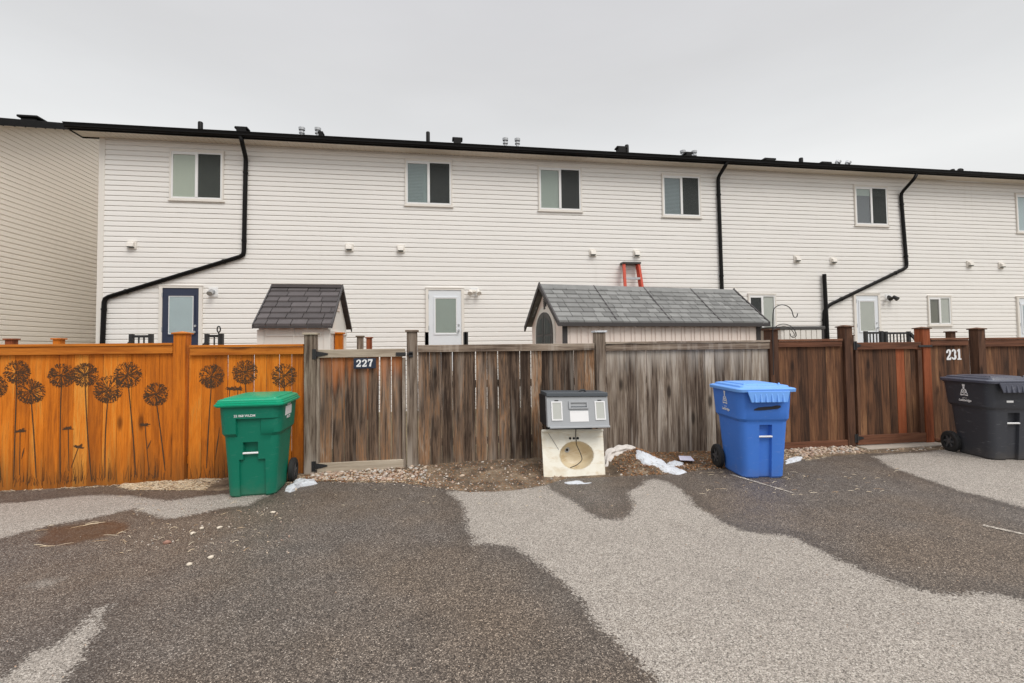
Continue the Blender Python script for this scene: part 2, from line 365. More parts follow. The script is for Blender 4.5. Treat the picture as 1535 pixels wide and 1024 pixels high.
for px, py, w in [(364, 192, 19), (686, 208, 16), (931, 221, 17), (1152, 238.5, 20), (1350, 253.5, 18), (1236, 244, 18), (1420, 257.5, 14), (1031, 229.5, 13), (482, 199, 8)]:
    Y = YH + .75; p = aY(px, py, Y); s = w / F * (Y * .99 + p.x * .15) / 2; zb = roofz(Y)
    mb = MB(); mb.prism([(p.x - s * .7, zb - .15), (p.x + s * .7, zb - .15), (p.x + s * .7, p.z - .05), (p.x + s, p.z - .05), (p.x + s * .93, p.z), (p.x - s * .93, p.z), (p.x - s, p.z - .05), (p.x - s * .7, p.z - .05)], 'y', Y - .1, Y + .1)
    mb.build('roof_vent', 'black', house, bevel=.01)
for px, py, w in [(301, 183, 7), (642, 198, 6), (940, 217.5, 6), (1201, 237, 6), (1428, 254, 6)]:
    Y = YH + .8; p = aY(px, py, Y); r = w / F * (Y * .99 + p.x * .15) / 2
    MB().tube([(p.x, Y, roofz(Y) - .1), (p.x, Y, p.z - .02), (p.x, Y, p.z)], [r, r, r * .85], 12).build('vent_pipe', 'black', house, smooth=True)
for px, py, m in [(453, 191, 'galv'), (477, 191.5, 'galv'), (758, 207, 'galv'), (776, 207.5, 'galv'), (1024, 225.5, 'galv'), (1041, 226, 'galv'), (1255, 241, 'galv'), (1270, 242, 'galv'), (1438, 254, 'black'), (1453, 257.5, 'galv'), (1467, 258, 'galv')]:
    Y = YH + .9; p = aY(px, py, Y); r = .055; zb = roofz(Y)
    k = .06 if px > 1200 else 0
    mb = MB().tube([(p.x, Y, zb - .1), (p.x, Y, p.z - .05)], r * .8, 12); mb.tube([(p.x + k * .3, Y, p.z - .075), (p.x + k, Y, p.z - .012), (p.x + k, Y, p.z)], [.075, .08, .06], 14)
    mb.tube([(p.x, Y, p.z - .16), (p.x, Y, p.z - .13)], .07, 12)
    mb.build('flue_cap', m, house, smooth=True)

def winrect(x0, x1, y0, y1, Y=YH):
    ym = (y0 + y1) / 2; xm = (x0 + x1) / 2
    return aY(x0, ym, Y).x, aY(x1, ym, Y).x, aY(xm, y1, Y).z, aY(xm, y0, Y).z
def ring(mb, X0, X1, Z0, Z1, w, y0, y1, wb=None):
    wb = wb or w
    mb.box(X0, X1, y0, y1, Z1 - w, Z1); mb.box(X0, X1, y0, y1, Z0, Z0 + wb)
    mb.box(X0, X0 + w, y0, y1, Z0 + wb, Z1 - w); mb.box(X1 - w, X1, y0, y1, Z0 + wb, Z1 - w)
def window(rect, left, right, lscreen=False, rscreen=True, blind=None, shade=None):
    X0, X1, Z0, Z1 = winrect(*rect)
    mb = MB(); ring(mb, X0, X1, Z0, Z1, .035, YH - .05, YH - .0); mb.box(X0 - .01, X1 + .01, YH - .058, YH, Z1, Z1 + .018)
    mb.box(X0 - .025, X1 + .025, YH - .055, YH, Z0 - .028, Z0)
    w = mb.build('window', 'cream', house, bevel=.003)
    a, b, c, d = X0 + .035, X1 - .035, Z0 + .035, Z1 - .035; xm = (a + b) / 2
    mb = MB(); ring(mb, a, b, c, d, .035, YH - .042, YH - .018)
    mb.box(a + .035, xm - .035, YH - .046, YH - .022, d - .065, d - .035)
    mb.box(xm - .035, xm + .025, YH - .05, YH - .0235, c + .035, d - .035)
    mb.build('sash', 'white', w, bevel=.002)
    for (p, q, m, scr) in ((a + .035, xm - .035, left, lscreen), (xm + .025, b - .035, right, rscreen)):
        mb = MB().box(p, q, YH - .019, YH - .016, c + .035, d - .035); mb.build('curtain', m, w)
        MB().box(p, q, YH - .031, YH - .028, c + .035, d - .035).build('pane', 'glass', w)
        if scr: MB().box(p + .006, q - .002, YH - .0385, YH - .0375, c + .037, d - .037).build('insect_screen', 'screen', w)
    if blind:
        for (p, q) in ([(a + .035, xm - .035)] if blind == 1 else [(a + .035, xm - .035), (xm + .025, b - .035)]):
            mb = MB(); z = c + .05
            while z < d - .06:
                mb.box(p + .01, q - (.1 if blind == 1 else .01), YH - .0265, YH - .0215, z, z + .013); z += .036
            mb.build('blind', 'slat', w)
    if shade:
        for (p, q) in ((a + .035, xm - .035), (xm + .025, b - .035)):
            MB().box(p, q, YH - .0255, YH - .0225, d - .035 - shade, d - .036).build('roller_shade', 'curtain_mist', w)
    return w
window((256, 337, 227, 301), 'curtain_pale_green', 'curtain_olive')
window((607.5, 678.5, 241, 309), 'curtain_teal', 'curtain_dark', blind=1)
window((807, 872, 251, 317), 'curtain_grey_green', 'curtain_dark')
window((992, 1050, 263, 326), 'curtain_slate', 'curtain_dark', blind=2)
window((1280, 1330, 279.5, 339), 'curtain_grey', 'curtain_dark', shade=.22)
window((1522, 1572, 292, 350), 'curtain_ice', 'curtain_dark')
window((1121.5, 1163, 441, 503), 'curtain_dark', 'curtain_white', rscreen=False, lscreen=True)
window((1390, 1425, 444, 488), 'curtain_tan', 'curtain_white', rscreen=False)

def door(x0, x1, y0, g, mat, gmat, zb=.95):
    X0, X1, _, Z1 = winrect(x0, x1, y0, 500)
    mb = MB(); mb.box(X0 - .07, X0, YH - .06, YH, zb, Z1 + .06); mb.box(X1, X1 + .07, YH - .06, YH, zb, Z1 + .06); mb.box(X0 - .001, X1 + .001, YH - .059, YH, Z1 + .012, Z1 + .06)
    mb.box(X0 - .08, X1 + .08, YH - .07, YH, Z1 + .06, Z1 + .075)
    mb.build('door_frame', 'cream', house, bevel=.003)
    d = MB().box(X0, X1, YH - .042, YH - .001, zb, Z1 + .01); gx0, gx1, gz0, gz1 = winrect(*g)
    ring(d, gx0 - .05, gx1 + .05, gz0 - .05, gz1 + .05, .035, YH - .056, YH - .042)
    o = d.build('door', mat, house, bevel=.004)
    mb = MB(); ring(mb, gx0 - .02, gx1 + .02, gz0 - .02, gz1 + .02, .02, YH - .052, YH - .0425); mb.build('glazing_bead', 'white', o)
    MB().box(gx0, gx1, YH - .0445, YH - .043, gz0, gz1).build('curtain', gmat, o)
    MB().box(gx0, gx1, YH - .0515, YH - .0485, gz0, gz1).build('pane', 'glass', o)
    hx = X1 - .07; hz = zb + .98
    mb = MB().tube([(hx, YH - .04, hz), (hx, YH - .09, hz)], .014); mb.tube([(hx, YH - .085, hz), (hx, YH - .115, hz)], [.03, .026], 14)
    mb.build('handle', 'galv', o, smooth=True); MB().tube([(hx, YH - .04, hz + .14), (hx, YH - .065, hz + .14)], .026, 14).build('deadbolt', 'galv', o, smooth=True)
    for z in (zb + .3, zb + 1., Z1 - .2): MB().box(X0 - .006, X0 + .012, YH - .064, YH - .058, z, z + .1).build('hinge', 'galv', o)
    return o
door(245.5, 300, 433, (256, 291, 445, 500), 'navy', 'curtain_ice')
door(643, 692, 436, (653.5, 684, 448, 499), 'doorwhite', 'curtain_grey_green')
door(1282, 1315, 444, (1288, 1309, 452.5, 496), 'doorwhite', 'curtain_white')
door(1526, 1556, 448, (1531, 1551, 458, 498), 'doorwhite', 'curtain_ice')

for i, (px, py) in enumerate([(199.5, 367.5), (524.5, 371.5), (601.5, 373.5), (888.5, 379.5), (954, 380.5), (1194, 388.5), (1248, 391), (1452, 396), (1499.5, 398)]):
    p = aY(px, py, YH); mb = MB(); s = .092
    mb.box(p.x - s, p.x + s, YH - .045, YH, p.z - s, p.z + s)
    v = mb.build('wall_vent', 'cream', house, bevel=.004)
    mb = MB(); X0, X1 = p.x - .065, p.x + .065
    mb.hexa([(X0, YH - .12, p.z - .05), (X1, YH - .12, p.z - .05), (X1, YH - .032, p.z - .05), (X0, YH - .032, p.z - .05), (X0, YH - .10, p.z + .035), (X1, YH - .10, p.z + .035), (X1, YH - .032, p.z + .07), (X0, YH - .032, p.z + .07)])
    mb.build('hood', 'cream', v, bevel=.003)
    MB().box(X0 + .01, X1 - .01, YH - .105, YH - .0335, p.z - .07, p.z - .0505).build('flap', 'curtain_dark', v)

def spout(px, mat='black'):
    pts = []
    for x, y, off in px: pts.append(aY(x, y, YH - off))
    q = []
    for i, p in enumerate(pts):  # soften the elbows
        if 0 < i < len(pts) - 1:
            a = (pts[i - 1] - p); b = (pts[i + 1] - p); ra = min(.09, a.length / 3); rb = min(.09, b.length / 3)
            q += [p + a.normalized() * ra, p + (a.normalized() * ra + b.normalized() * rb) * .22, p + b.normalized() * rb]
        else: q.append(p)
    mb = MB().tube(q, .047, 10, rx=1.05, ry=.9)
    for p0, p1 in zip(pts[1:], pts[2:]):  # straps
        if (p1 - p0).length > .8:
            for t in (.15, .85):
                c = p0.lerp(p1, t); d = (p1 - p0).normalized() * .02; mb.tube([c - d, c + d], .056, 10)
    return mb.build('downspout', mat, house, smooth=True)
spout([(361, 203, .42), (363, 212, .42), (369, 237, .06), (366, 383, .06), (157, 447, .06), (152, 560, .06)])
spout([(1091, 243, .42), (1088, 248, .42), (1077, 266, .06), (1083, 440, .06), (1086, 560, .06)])
spout([(1374, 262, .42), (1371, 268, .42), (1351, 290, .06), (1360, 401, .06), (1244, 457, .06), (1236, 466, .06), (1236, 560, .06)])
a = aY(1236, 411, YH - .09); MB().tube([(a.x + .06, a.y, .1), (a.x, a.y, a.z)], .05, 12).build('standpipe', 'black', house, smooth=True)
# wall lights
for px, py, m, two in [(321, 438, 'galv', 0), (711, 438, 'white', 1), (1331, 446.5, 'blackrail', 1)]:
    p = aY(px, py, YH); mb = MB(); mb.box(p.x - .1, p.x + .1, YH - .03, YH, p.z - .11, p.z + .11); w = mb.build('wall_light', 'white', house, bevel=.005)
    mb = MB(); mb.tube([(p.x, YH - .03, p.z), (p.x, YH - .05, p.z)], .05, 14)
    for s in ((-1, 1) if two else (0,)):
        mb.tube([(p.x, YH - .05, p.z), (p.x + s * .07, YH - .1, p.z + .01), (p.x + s * .09, YH - .13, p.z)], .014, 8)
        c = Vector((p.x + s * .09, YH - .13, p.z)); mb.tube([c + Vector((0, .03, .04)), c, c + Vector((s * .02, -.07, -.06))], [.03, .05, .062], 14)
    mb.build('lamp_head', m if m != 'white' else 'cream', w, smooth=True)

# neighbouring house to the left
XN = aY(-7, 350, YH).x
nb = thing('neighbour_house', (XN, YH, 0), 'beige sided gable end of the neighbouring house at the far left edge', 'building')
mb = MB()
N = 40
# siding clipped by rake: each course limited in y
def rake(y): return ZE + .02 + (y - (YH - .3)) * tg
k = math.floor((0 - phase) / CRS)
while phase + k * CRS < rake(YR):
    b = phase + k * CRS; zt = b + CRS
    y0 = YH if zt < rake(YH) else YH - .3 + (zt - ZE - .02) / tg - .05
    y0 = max(YH, y0 - .25)
    pr = SP
    vs = []
    for o, z in pr: vs += [(XN + o, y0, b + z), (XN + o, YR, b + z)]
    mb.add(vs, [(2 * i, 2 * i + 1, 2 * i + 3, 2 * i + 2) for i in range(5)]); k += 1
mb.build('siding', 'siding2', nb)
MB().prism([(YH, -.1), (YR + 4.5, -.1), (YR + 4.5, ZE), (YR, rake(YR) - .05), (YH, rake(YH) - .05)], 'x', XN - 9, XN - .015).build('wall', 'siding2', nb)
rz0 = lambda y: ZE + .10 + (y - (YH - OV - .1)) * tg
yA, yB = YH - OV - .1, YR
mb = MB().hexa([(XN - 9, yA, rz0(yA)), (XN + .3, yA, rz0(yA)), (XN + .3, yB, rz0(yB)), (XN - 9, yB, rz0(yB)), (XN - 9, yA, rz0(yA) + .035), (XN + .3, yA, rz0(yA) + .035), (XN + .3, yB, rz0(yB) + .035), (XN - 9, yB, rz0(yB) + .035)])
mb.hexa([(XN - 9, yB, rz0(yB)), (XN + .3, yB, rz0(yB)), (XN + .3, yB + 5, rz0(yA)), (XN - 9, yB + 5, rz0(yA)), (XN - 9, yB, rz0(yB) + .035), (XN + .3, yB, rz0(yB) + .035), (XN + .3, yB + 5, rz0(yA) + .035), (XN - 9, yB + 5, rz0(yA) + .035)])
mb.build('roof', 'shingle', nb)
mb = MB().prism([(yA, rz0(yA) - .13), (yA, rz0(yA) + .03), (yB, rz0(yB) + .03), (yB, rz0(yB) - .13)], 'x', XN + .3, XN + .32)
mb.build('rake_board', 'black', nb)
MB().hexa([(XN + .01, yA, rz0(yA) - .1), (XN + .299, yA, rz0(yA) - .1), (XN + .299, yB, rz0(yB) - .1), (XN + .01, yB, rz0(yB) - .1), (XN + .01, yA, rz0(yA) - .08), (XN + .299, yA, rz0(yA) - .08), (XN + .299, yB, rz0(yB) - .08), (XN + .01, yB, rz0(yB) - .08)]).build('soffit', 'soffit', nb)
mb = MB().prism([(yA - .005 + a, ZE - .02 + b * 1.15) for a, b in prof], 'x', XN - 9, XN + .34); mb.build('gutter', 'black', nb)
p = aY(49, 176.5, YH + 1.2); mb = MB().box(p.x - .22, p.x + .22, p.y - .16, p.y + .16, p.z - .06, p.z); mb.box(p.x - .16, p.x + .16, p.y - .12, p.y + .12, p.z - .7, p.z - .06); mb.build('roof_vent', 'black', nb, bevel=.02)

# ================================================================ DECKS
def deck(x0, x1, rails, label, posts=(), slopes=()):
    Yd = YH - 1.35; A = aY(x0, 520, Yd).x; B = aY(x1, 520, Yd).x; zd = .93
    t = thing('deck', ((A + B) / 2, Yd, 0), label, 'deck')
    mb = MB(); y = Yd
    while y < YH - .03: mb.box(A, B, y, min(y + .135, YH - .03), zd - .03, zd); y += .142
    mb.build('deck_boards', 'greyH', t)
    mb = MB().box(A + .01, B - .01, Yd + .005, Yd + .045, zd - .22, zd - .031); mb.build('rim_joist', 'greyH', t)
    for x in (A + .1, B - .1): MB().box(x - .06, x + .06, Yd + .05, Yd + .17, 0, zd - .031).build('deck_post', 'greyP', t)
    for (p0, p1, top) in rails:
        a = aY(p0, top, Yd + .04); b = aY(p1, top, Yd + .04); zt = a.z
        mb = MB().box(a.x, a.x + .07, Yd + .005, Yd + .075, zd, zt); mb.box(b.x - .07, b.x, Yd + .005, Yd + .075, zd, zt)
        mb.box(a.x + .07, b.x - .07, Yd + .02, Yd + .06, zt - .07, zt - .02); mb.box(a.x + .07, b.x - .07, Yd + .025, Yd + .055, zd + .08, zd + .12)
        n = max(2, int((b.x - a.x - .1) / .1))
        for i in range(1, n): x = a.x + .07 + (b.x - a.x - .14) * i / n; mb.box(x - .012, x + .012, Yd + .03, Yd + .052, zd + .12, zt - .07)
        mb.build('railing', 'blackrail', t, bevel=.003)
    for (p0, y0, p1, y1) in slopes:
        a = aY(p0, y0, Yd); b = aY(p1, y1, Yd); c = b + (b - a) * 2.2
        mb = MB().bar(a, c, .05, .06); mb.tube([c, (c.x, c.y, 0)], .03, 6); mb.build('stair_rail', 'blackrail', t)
    return t
deck(192, 338, [(195, 230, 501), (308, 335.5, 500.5)], 'raised deck with black railings below the navy door', slopes=[(198, 512, 188, 522), (312, 512, 303, 522)])
deck(636, 706, [(638, 642.5, 498), (695, 702, 498)], 'raised deck with black rail posts below the white door with the grey pane')
deck(1277, 1368, [(1296, 1323, 496.5), (1326, 1364, 497)], 'raised deck with black baluster railings behind the stained gate', slopes=[(1365, 500, 1372, 508)])
# shovel leaning on the first deck
a = aY(328.5, 487, YH - 1.42); t = thing('shovel', (a.x, a.y, 0), 'black handled shovel standing at the deck railing beside the navy door', 'shovel')
mb = MB().tube([(a.x, a.y - .02, .3), (a.x, a.y, a.z - .16)], .014, 8); mb.build('shaft', 'blackrail', t)
mb = MB().tube([(a.x + .03 * math.sin(R(k * 30)), a.y, a.z - .09 + .06 * -math.cos(R(k * 30))) for k in range(13)], .013, 6, cap=False); mb.build('grip', 'blackrail', t, smooth=True)
MB().hexa([(a.x - .1, a.y - .04, .02), (a.x + .1, a.y - .04, .02), (a.x + .1, a.y - .025, .02), (a.x - .1, a.y - .025, .02), (a.x - .11, a.y - .03, .32), (a.x + .11, a.y - .03, .32), (a.x + .11, a.y - .015, .32), (a.x - .11, a.y - .015, .32)]).build('blade', 'galv', t)

# ================================================================ SHEDS
def shingle_roof(mb, M4, L, run, z0, z1, rows, th=.02):
    """local: ridge along x from 0..L, eave at y=0,z0 to ridge y=run,z1"""
    for r in range(rows):
        a = r / rows; b = (r + 1) / rows; x = -ru(0, .2)
        ya, yb = a * run, b * run; za, zb = z0 + (z1 - z0) * a, z0 + (z1 - z0) * b
        x = 0
        while x < L:
            x2 = min(L, x + ru(.13, .3))
            dz = ru(0, .004)
            mb.hexa([M4 @ Vector(p) for p in [(x + .005, ya - .012, za - .01), (x2 - .005, ya - .012, za - .01), (x2 - .005, yb, zb - .01), (x + .005, yb, zb - .01),
                     (x + .005, ya - .012, za + th + dz), (x2 - .005, ya - .012, za + th + dz), (x2 - .005, yb, zb + .004), (x + .005, yb, zb + .004)]])
            x = x2
cm('shed_wall', 226, 222, 214, .6, 1.0); cm('shed_wall_tan', 232, 218, 208, .6, 1.0)

def roofm(name, c):
    n = NT(name); v = n.coord(); isl = n.n('ShaderNodeNewGeometry').outputs['Random Per Island']
    k = n.mix(isl, tuple(x * .8 for x in c), tuple(x * 1.2 for x in c)); k = n.mix(.5, k, n.ramp(n.noise(v, 7, 5, .65), [(.3, (.75, .75, .75)), (.7, (1.2, 1.2, 1.2))]), 'MULTIPLY')
    n.col(k); n.rough(.75); n.b.inputs['Specular IOR Level'].default_value = .25; n.bump(n.noise(v, 60, 3), .4, .004); M[name] = n.m
roofm('shed_roof_brown', srgb(84, 79, 79)); roofm('shed_roof_grey', srgb(124, 124, 122)); cm('shed_trim', 62, 58, 58, .6); cm('shed_dark', 78, 76, 74, .6)
# small shed: ridge parallel to the row
Y1 = 7.05; e0 = aY(381, 485, Y1); e1 = aY(497, 487, Y1); zE = e1.z; W1 = 1.5
zR = aY(515, 427.5, Y1 + W1 / 2).z; L1 = e1.x - e0.x
sh = thing('small_shed', (e0.x, Y1, 0), 'small pale resin shed with steep dark brown shingle roof behind the orange fence', 'shed')
mb = MB(); shingle_roof(mb, Matrix.Translation((e0.x, Y1, 0)), L1, W1 / 2, zE, zR - .03, 7)
Mb = Matrix.Translation((e0.x + L1, Y1 + W1, 0)) @ Matrix.Rotation(math.pi, 4, 'Z'); shingle_roof(mb, Mb, L1, W1 / 2, zE, zR - .03, 7)
mb.box(e0.x, e1.x, Y1 + W1 / 2 - .07, Y1 + W1 / 2 + .07, zR - .05, zR); mb.build('roof', 'shed_roof_brown', sh)
mb = MB().box(e0.x, e1.x, Y1 - .02, Y1 + .02, zE - .045, zE - .011)
for s in (0, 1):
    ya, yb = (Y1 - .02, Y1 + W1 / 2) if s == 0 else (Y1 + W1 / 2, Y1 + W1 + .02)
    za, zb = (zE, zR) if s == 0 else (zR, zE)
    for X in (e1.x, e0.x - .02): mb.prism([(ya, za - .05), (ya, za + .01), (yb, zb + .01), (yb, zb - .05)], 'x', X + .001, X + .019)
mb.build('roof_trim', 'shed_trim', sh)
wx0, wx1, wy0, wy1 = e0.x + .03, e1.x - .06, Y1 + .09, Y1 + W1 - .09
zw = lambda y: zE + (zR - zE) * (min(y - Y1, Y1 + W1 - y)) / (W1 / 2) - .05
mb = MB().prism([(wy0, 0), (wy0, zw(wy0)), (Y1 + W1 / 2, zR - .05), (wy1, zw(wy1)), (wy1, 0)], 'x', wx0, wx1)
q = [388, 396, 441, 482, 492]
for i, px in enumerate([386, 395, 440, 486]):
    X = aY(px, 500, wy0).x; mb.box(X, X + (.09 if i in (0, 3) else .02), wy0 - .012, wy0, 0, zE - .06)
mb.box(wx0 + .1, wx1 - .1, wy0 - .010, wy0, zE - .16, zE - .13)
for y in (wy0 + .05, wy1 - .1): mb.box(wx1, wx1 + .012, y, y + .05, 0, zE - .1)
mb.box(wx1, wx1 + .02, wy0 + .02, wy1 - .02, zE - .12, zE - .07)
mb.build('wall', 'shed_wall', sh, bevel=.004)
ym = Y1 + W1 / 2; mb = MB()
for k in range(4): mb.box(wx1, wx1 + .015, ym - .11 + k * .02, ym + .11 - k * .02, zR - .42 + k * .05, zR - .39 + k * .05)
mb.build('gable_louvre', 'shed_wall_tan', sh)

# big shed rotated
YB = 7.6; th = R(8.); c0 = aY(838.3, 483.5, YB)
# find length so that the far eave corner lands on its place along the wall
L2 = 3.0
for _ in range(60):
    far = c0 + Vector((math.cos(th), math.sin(th), 0)) * L2
    q = far - Vector((0, 0, H)); px = CX + F * q.dot(RT) / q.dot(fw); L2 += (1152 - px) / 130.
W2 = 1.75; zE = c0.z; MT = Matrix.Translation((c0.x, c0.y, 0)) @ Matrix.Rotation(th, 4, 'Z')
rp = MT @ Vector((0, W2 / 2, 0)); zR = aY(806, 425.5, rp.y).z
bs = thing('large_shed', (c0.x, c0.y, 0), 'long tan resin shed with grey shingle roof and arched dark door facing left', 'shed', rz=th)
mb = MB(); shingle_roof(mb, MT, L2, W2 / 2, zE + .015, zR - .03, 8, .018)
MT2 = MT @ Matrix.Translation((L2, W2, 0)) @ Matrix.Rotation(math.pi, 4, 'Z'); shingle_roof(mb, MT2, L2, W2 / 2, zE + .015, zR - .03, 8, .018)
m2 = MB(MT); m2.prism([(W2 / 2 - .09, zR - .09), (W2 / 2, zR), (W2 / 2 + .09, zR - .09)], 'x', .0, L2); mb.v = mb.v; b = len(mb.v); mb.v += m2.v; mb.f += [tuple(b + i for i in f) for f in m2.f]
mb.build('roof', 'shed_roof_grey', bs)
mb = MB(MT); mb.box(0, L2, -.025, .02, zE - .06, zE + .004)
for X in (-.03, L2):
    for ya, za, yb, zb in ((-.025, zE, W2 / 2, zR), (W2 / 2, zR, W2 + .025, zE)):
        mb.prism([(ya, za - .06), (ya, za + .03), (yb, zb + .012), (yb, zb - .09)], 'x', X, X + .03)
for k in range(1, 4):
    X = L2 * k / 4; mb.hexa([(X - .008, -.0, zE + .03), (X + .008, 0, zE + .03), (X + .008, W2 / 2, zR), (X - .008, W2 / 2, zR), (X - .008, 0, zE + .045), (X + .008, 0, zE + .045), (X + .008, W2 / 2, zR + .006), (X - .008, W2 / 2, zR + .006)])
mb.box(.10, .19, .085, .099, 0, zE - .06); mb.box(L2 - .2, L2 - .1, .085, .099, 0, zE - .06)
mb.build('roof_trim', 'shed_trim', bs)
mb = MB(MT); y0, y1 = .1, W2 - .1; zz = lambda y: zE + (zR - zE) * min(y, W2 - y) / (W2 / 2) - .07
mb.prism([(y0, 0), (y0, zz(y0)), (W2 / 2, zR - .07), (y1, zz(y1)), (y1, 0)], 'x', .1, L2 - .1)
X = .24; k = 0
while X < L2 - .25:
    mb.box(X, X + (.045 if k % 2 else .10), .088, .1, 0, zE - .07); X += .075 if k % 2 else .135; k += 1
mb.build('wall', 'shed_wall_tan', bs, bevel=.003)
# arched double door on the left gable
dc = W2 / 2 + .02; hw = .42; zsp = zE - .12
arch = [(dc - hw, .05), (dc + hw, .05)] + [(dc + hw * math.cos(R(a)), zsp + .36 * math.sin(R(a))) for a in range(0, 181, 15)]
arch2 = [(dc - hw - .09, .02), (dc + hw + .09, .02)] + [(dc + (hw + .09) * math.cos(R(a)), zsp + .47 * math.sin(R(a))) for a in range(0, 181, 15)]
MB(MT).prism(arch2, 'x', .08, .1).build('door_surround', 'shed_wall', bs)
dd = MB(MT).prism(arch, 'x', .06, .0795).build('door', 'shed_dark', bs)
mb = MB(MT)
for s in (-1, 1):
    for k in range(4):
        y = dc + s * (.1 + k * .07); zt = zsp + .36 * math.sqrt(max(0, 1 - ((y - dc) / hw) ** 2)) - .1
        mb.box(.05, .0595, y - .02, y + .02, zsp - .05, zt); mb.box(.05, .0595, y - .02, y + .02, zsp - .42, zsp - .09)
mb.box(.05, .0595, dc - .007, dc + .007, .1, zsp + .32)
mb.build('door_slot', 'curtain_dark', dd)
mb = MB(MT)
mb.prism([(W2 / 2 + .055 * math.cos(R(a)), zR - .36 + (.15 if math.sin(R(a)) > 0 else .12) * math.sin(R(a))) for a in range(0, 360, 20)], 'x', .078, .0995)
gv = mb.build('gable_vent', 'shed_dark', bs)
mb = MB(MT)
for k in range(7): mb.box(.07, .078, W2 / 2 - .045, W2 / 2 + .045, zR - .47 + k * .035, zR - .455 + k * .035)
mb.build('slat', 'shed_trim', gv)

# low storage box right
YS = 7.9; a = aY(1170, 490, YS); b = aY(1238, 489, YS)
st = thing('storage_box', (a.x, YS, 0), 'low grey resin storage box with flat lid behind the shepherd hook', 'storage box')
mb = MB().box(a.x + .04, b.x - .04, YS + .03, YS + .8, 0, a.z - .05); x = a.x + .1
while x < b.x - .1: mb.box(x, x + .1, YS + .015, YS + .03, .05, a.z - .06); x += .115
mb.build('body', 'shed_wall', st, bevel=.004)
MB().box(a.x, b.x, YS, YS + .83, a.z - .05, a.z + .01).build('lid', 'shed_dark', st, bevel=.01)
MB().box(b.x - .07, b.x - .03, YS + .005, YS + .03, 0, a.z - .051).build('corner_trim', 'shed_trim', st)

# ladder
cm('ladder_orange', 206, 78, 52, .5, .9)
YL = 11.36; a = aY(933, 393, YL); b = aY(959, 394, YL); zt = a.z
ld = thing('stepladder', ((a.x + b.x) / 2, YL, 0), 'orange stepladder whose top stands above the large grey roofed shed', 'ladder')
top = MB().box(a.x - .01, b.x + .01, YL - .09, YL + .12, zt - .05, zt).build('ladder_cap', 'shed_dark', ld, bevel=.01)
for s, X in ((-1, a.x + .04), (1, b.x - .04)):
    mb = MB().bar((X, YL - .02, zt - .05), (X + s * .045 * zt, YL - .75, 0), .065, .075); mb.build('front_rail', 'ladder_orange', ld)
    mb = MB().bar((X - s * .012, YL + .062, zt - .05), (X - s * .012 + s * .04 * zt, YL - .66, 0), .04, .05); mb.build('rear_rail', 'ladder_orange', ld)
for k in range(1, 9):
    t = k / 9.5; z = (zt - .05) * (1 - t); hwid = (b.x - a.x) / 2 - .05 + .045 * zt * t; xm = (a.x + b.x) / 2; y = YL - .02 - .73 * t
    MB().box(xm - hwid, xm + hwid, y - .04, y + .04, z - .03, z + .02).build('step', 'galv', ld)

# ================================================================ FENCES
BT = .018; basepx = [(-400, 752), (0, 733), (270, 722), (455, 722), (475, 711), (610, 709), (650, 704), (700, 696), (780, 695), (900, 690), (960, 688), (1155, 683), (1165, 678), (1270, 671), (1480, 662), (1800, 650)]
def bz(px): return min(.2, aY(px, interp(basepx, px), YF).z) - .01
def boards(mb, x0, x1, ztop, w=.145, gap=.004, jitter=.0, base=None, Y=YF, zb=None):
    x = x0
    n = max(1, round((x1 - x0) / w)); w = (x1 - x0) / n
    for i in range(n):
        g = gap * ru(.4, 1.7); a = x + g / 2; b = x + w - g / 2; x += w
        q = (a - (x0)) / (x1 - x0); pxx = base[0] + (base[1] - base[0]) * q if base else None
        z0 = (bz(pxx) if base else zb) - ru(0, .02); dy = ru(-jitter, jitter); k = ru(-.003, .003)
        m = 8; prev = None
        vs = []
        for j in range(m + 1):
            t = j / m; z = z0 + (ztop - z0) * t; bow = .0025 * math.sin(t * 3 + i)
            vs += [(a + k * t + bow, Y + dy, z), (b + k * t + bow, Y + dy, z), (b + k * t + bow, Y + dy + BT, z), (a + k * t + bow, Y + dy + BT, z)]
        fs = [(0, 1, 2, 3), tuple(m * 4 + c for c in (0, 1, 2, 3))]
        for j in range(m):
            for c in range(4): fs.append((j * 4 + c, j * 4 + (c + 1) % 4, j * 4 + 4 + (c + 1) % 4, j * 4 + 4 + c))
        mb.add(vs, fs)
def X_(px, py=600, Y=YF): return aY(px, py, Y).x
def Z_(px, py, Y=YF): return aY(px, py, Y).z
def post(root, px0, px1, pytop, mat, cap=None, capmat=None, Y=None, dz=0):
    Y = Y if Y is not None else YF - .045
    a = X_(px0, 600, Y); b = X_(px1, 600, Y); zt = Z_((px0 + px1) / 2, pytop, Y); w = b - a
    if w > .132:
        w = .13
        if px0 > 660: a = b - w
        else: b = a + w
    o = MB().box(a, b, Y, Y + w, -.1, zt - (.03 if cap else 0)).build('post', mat, root, bevel=.004)
    if cap:
        e = .018; mb = MB(); z = zt - .03
        if cap == 'pyr':
            mb.box(a - e, b + e, Y - e, Y + w + e, z, z + .016)
            mb.add([(a - e * .8, Y - e * .8, z + .0162), (b + e * .8, Y - e * .8, z + .0162), (b + e * .8, Y + w + e * .8, z + .0162), (a - e * .8, Y + w + e * .8, z + .0162), ((a + b) / 2, Y + w / 2, z + .035)], [(0, 1, 4), (1, 2, 4), (2, 3, 4), (3, 0, 4), (3, 2, 1, 0)])
        else:
            mb.box(a - e, b + e, Y - e, Y + w + e, z, z + .024)
        mb.build('post_cap', capmat or mat, root, bevel=.003)
    return o
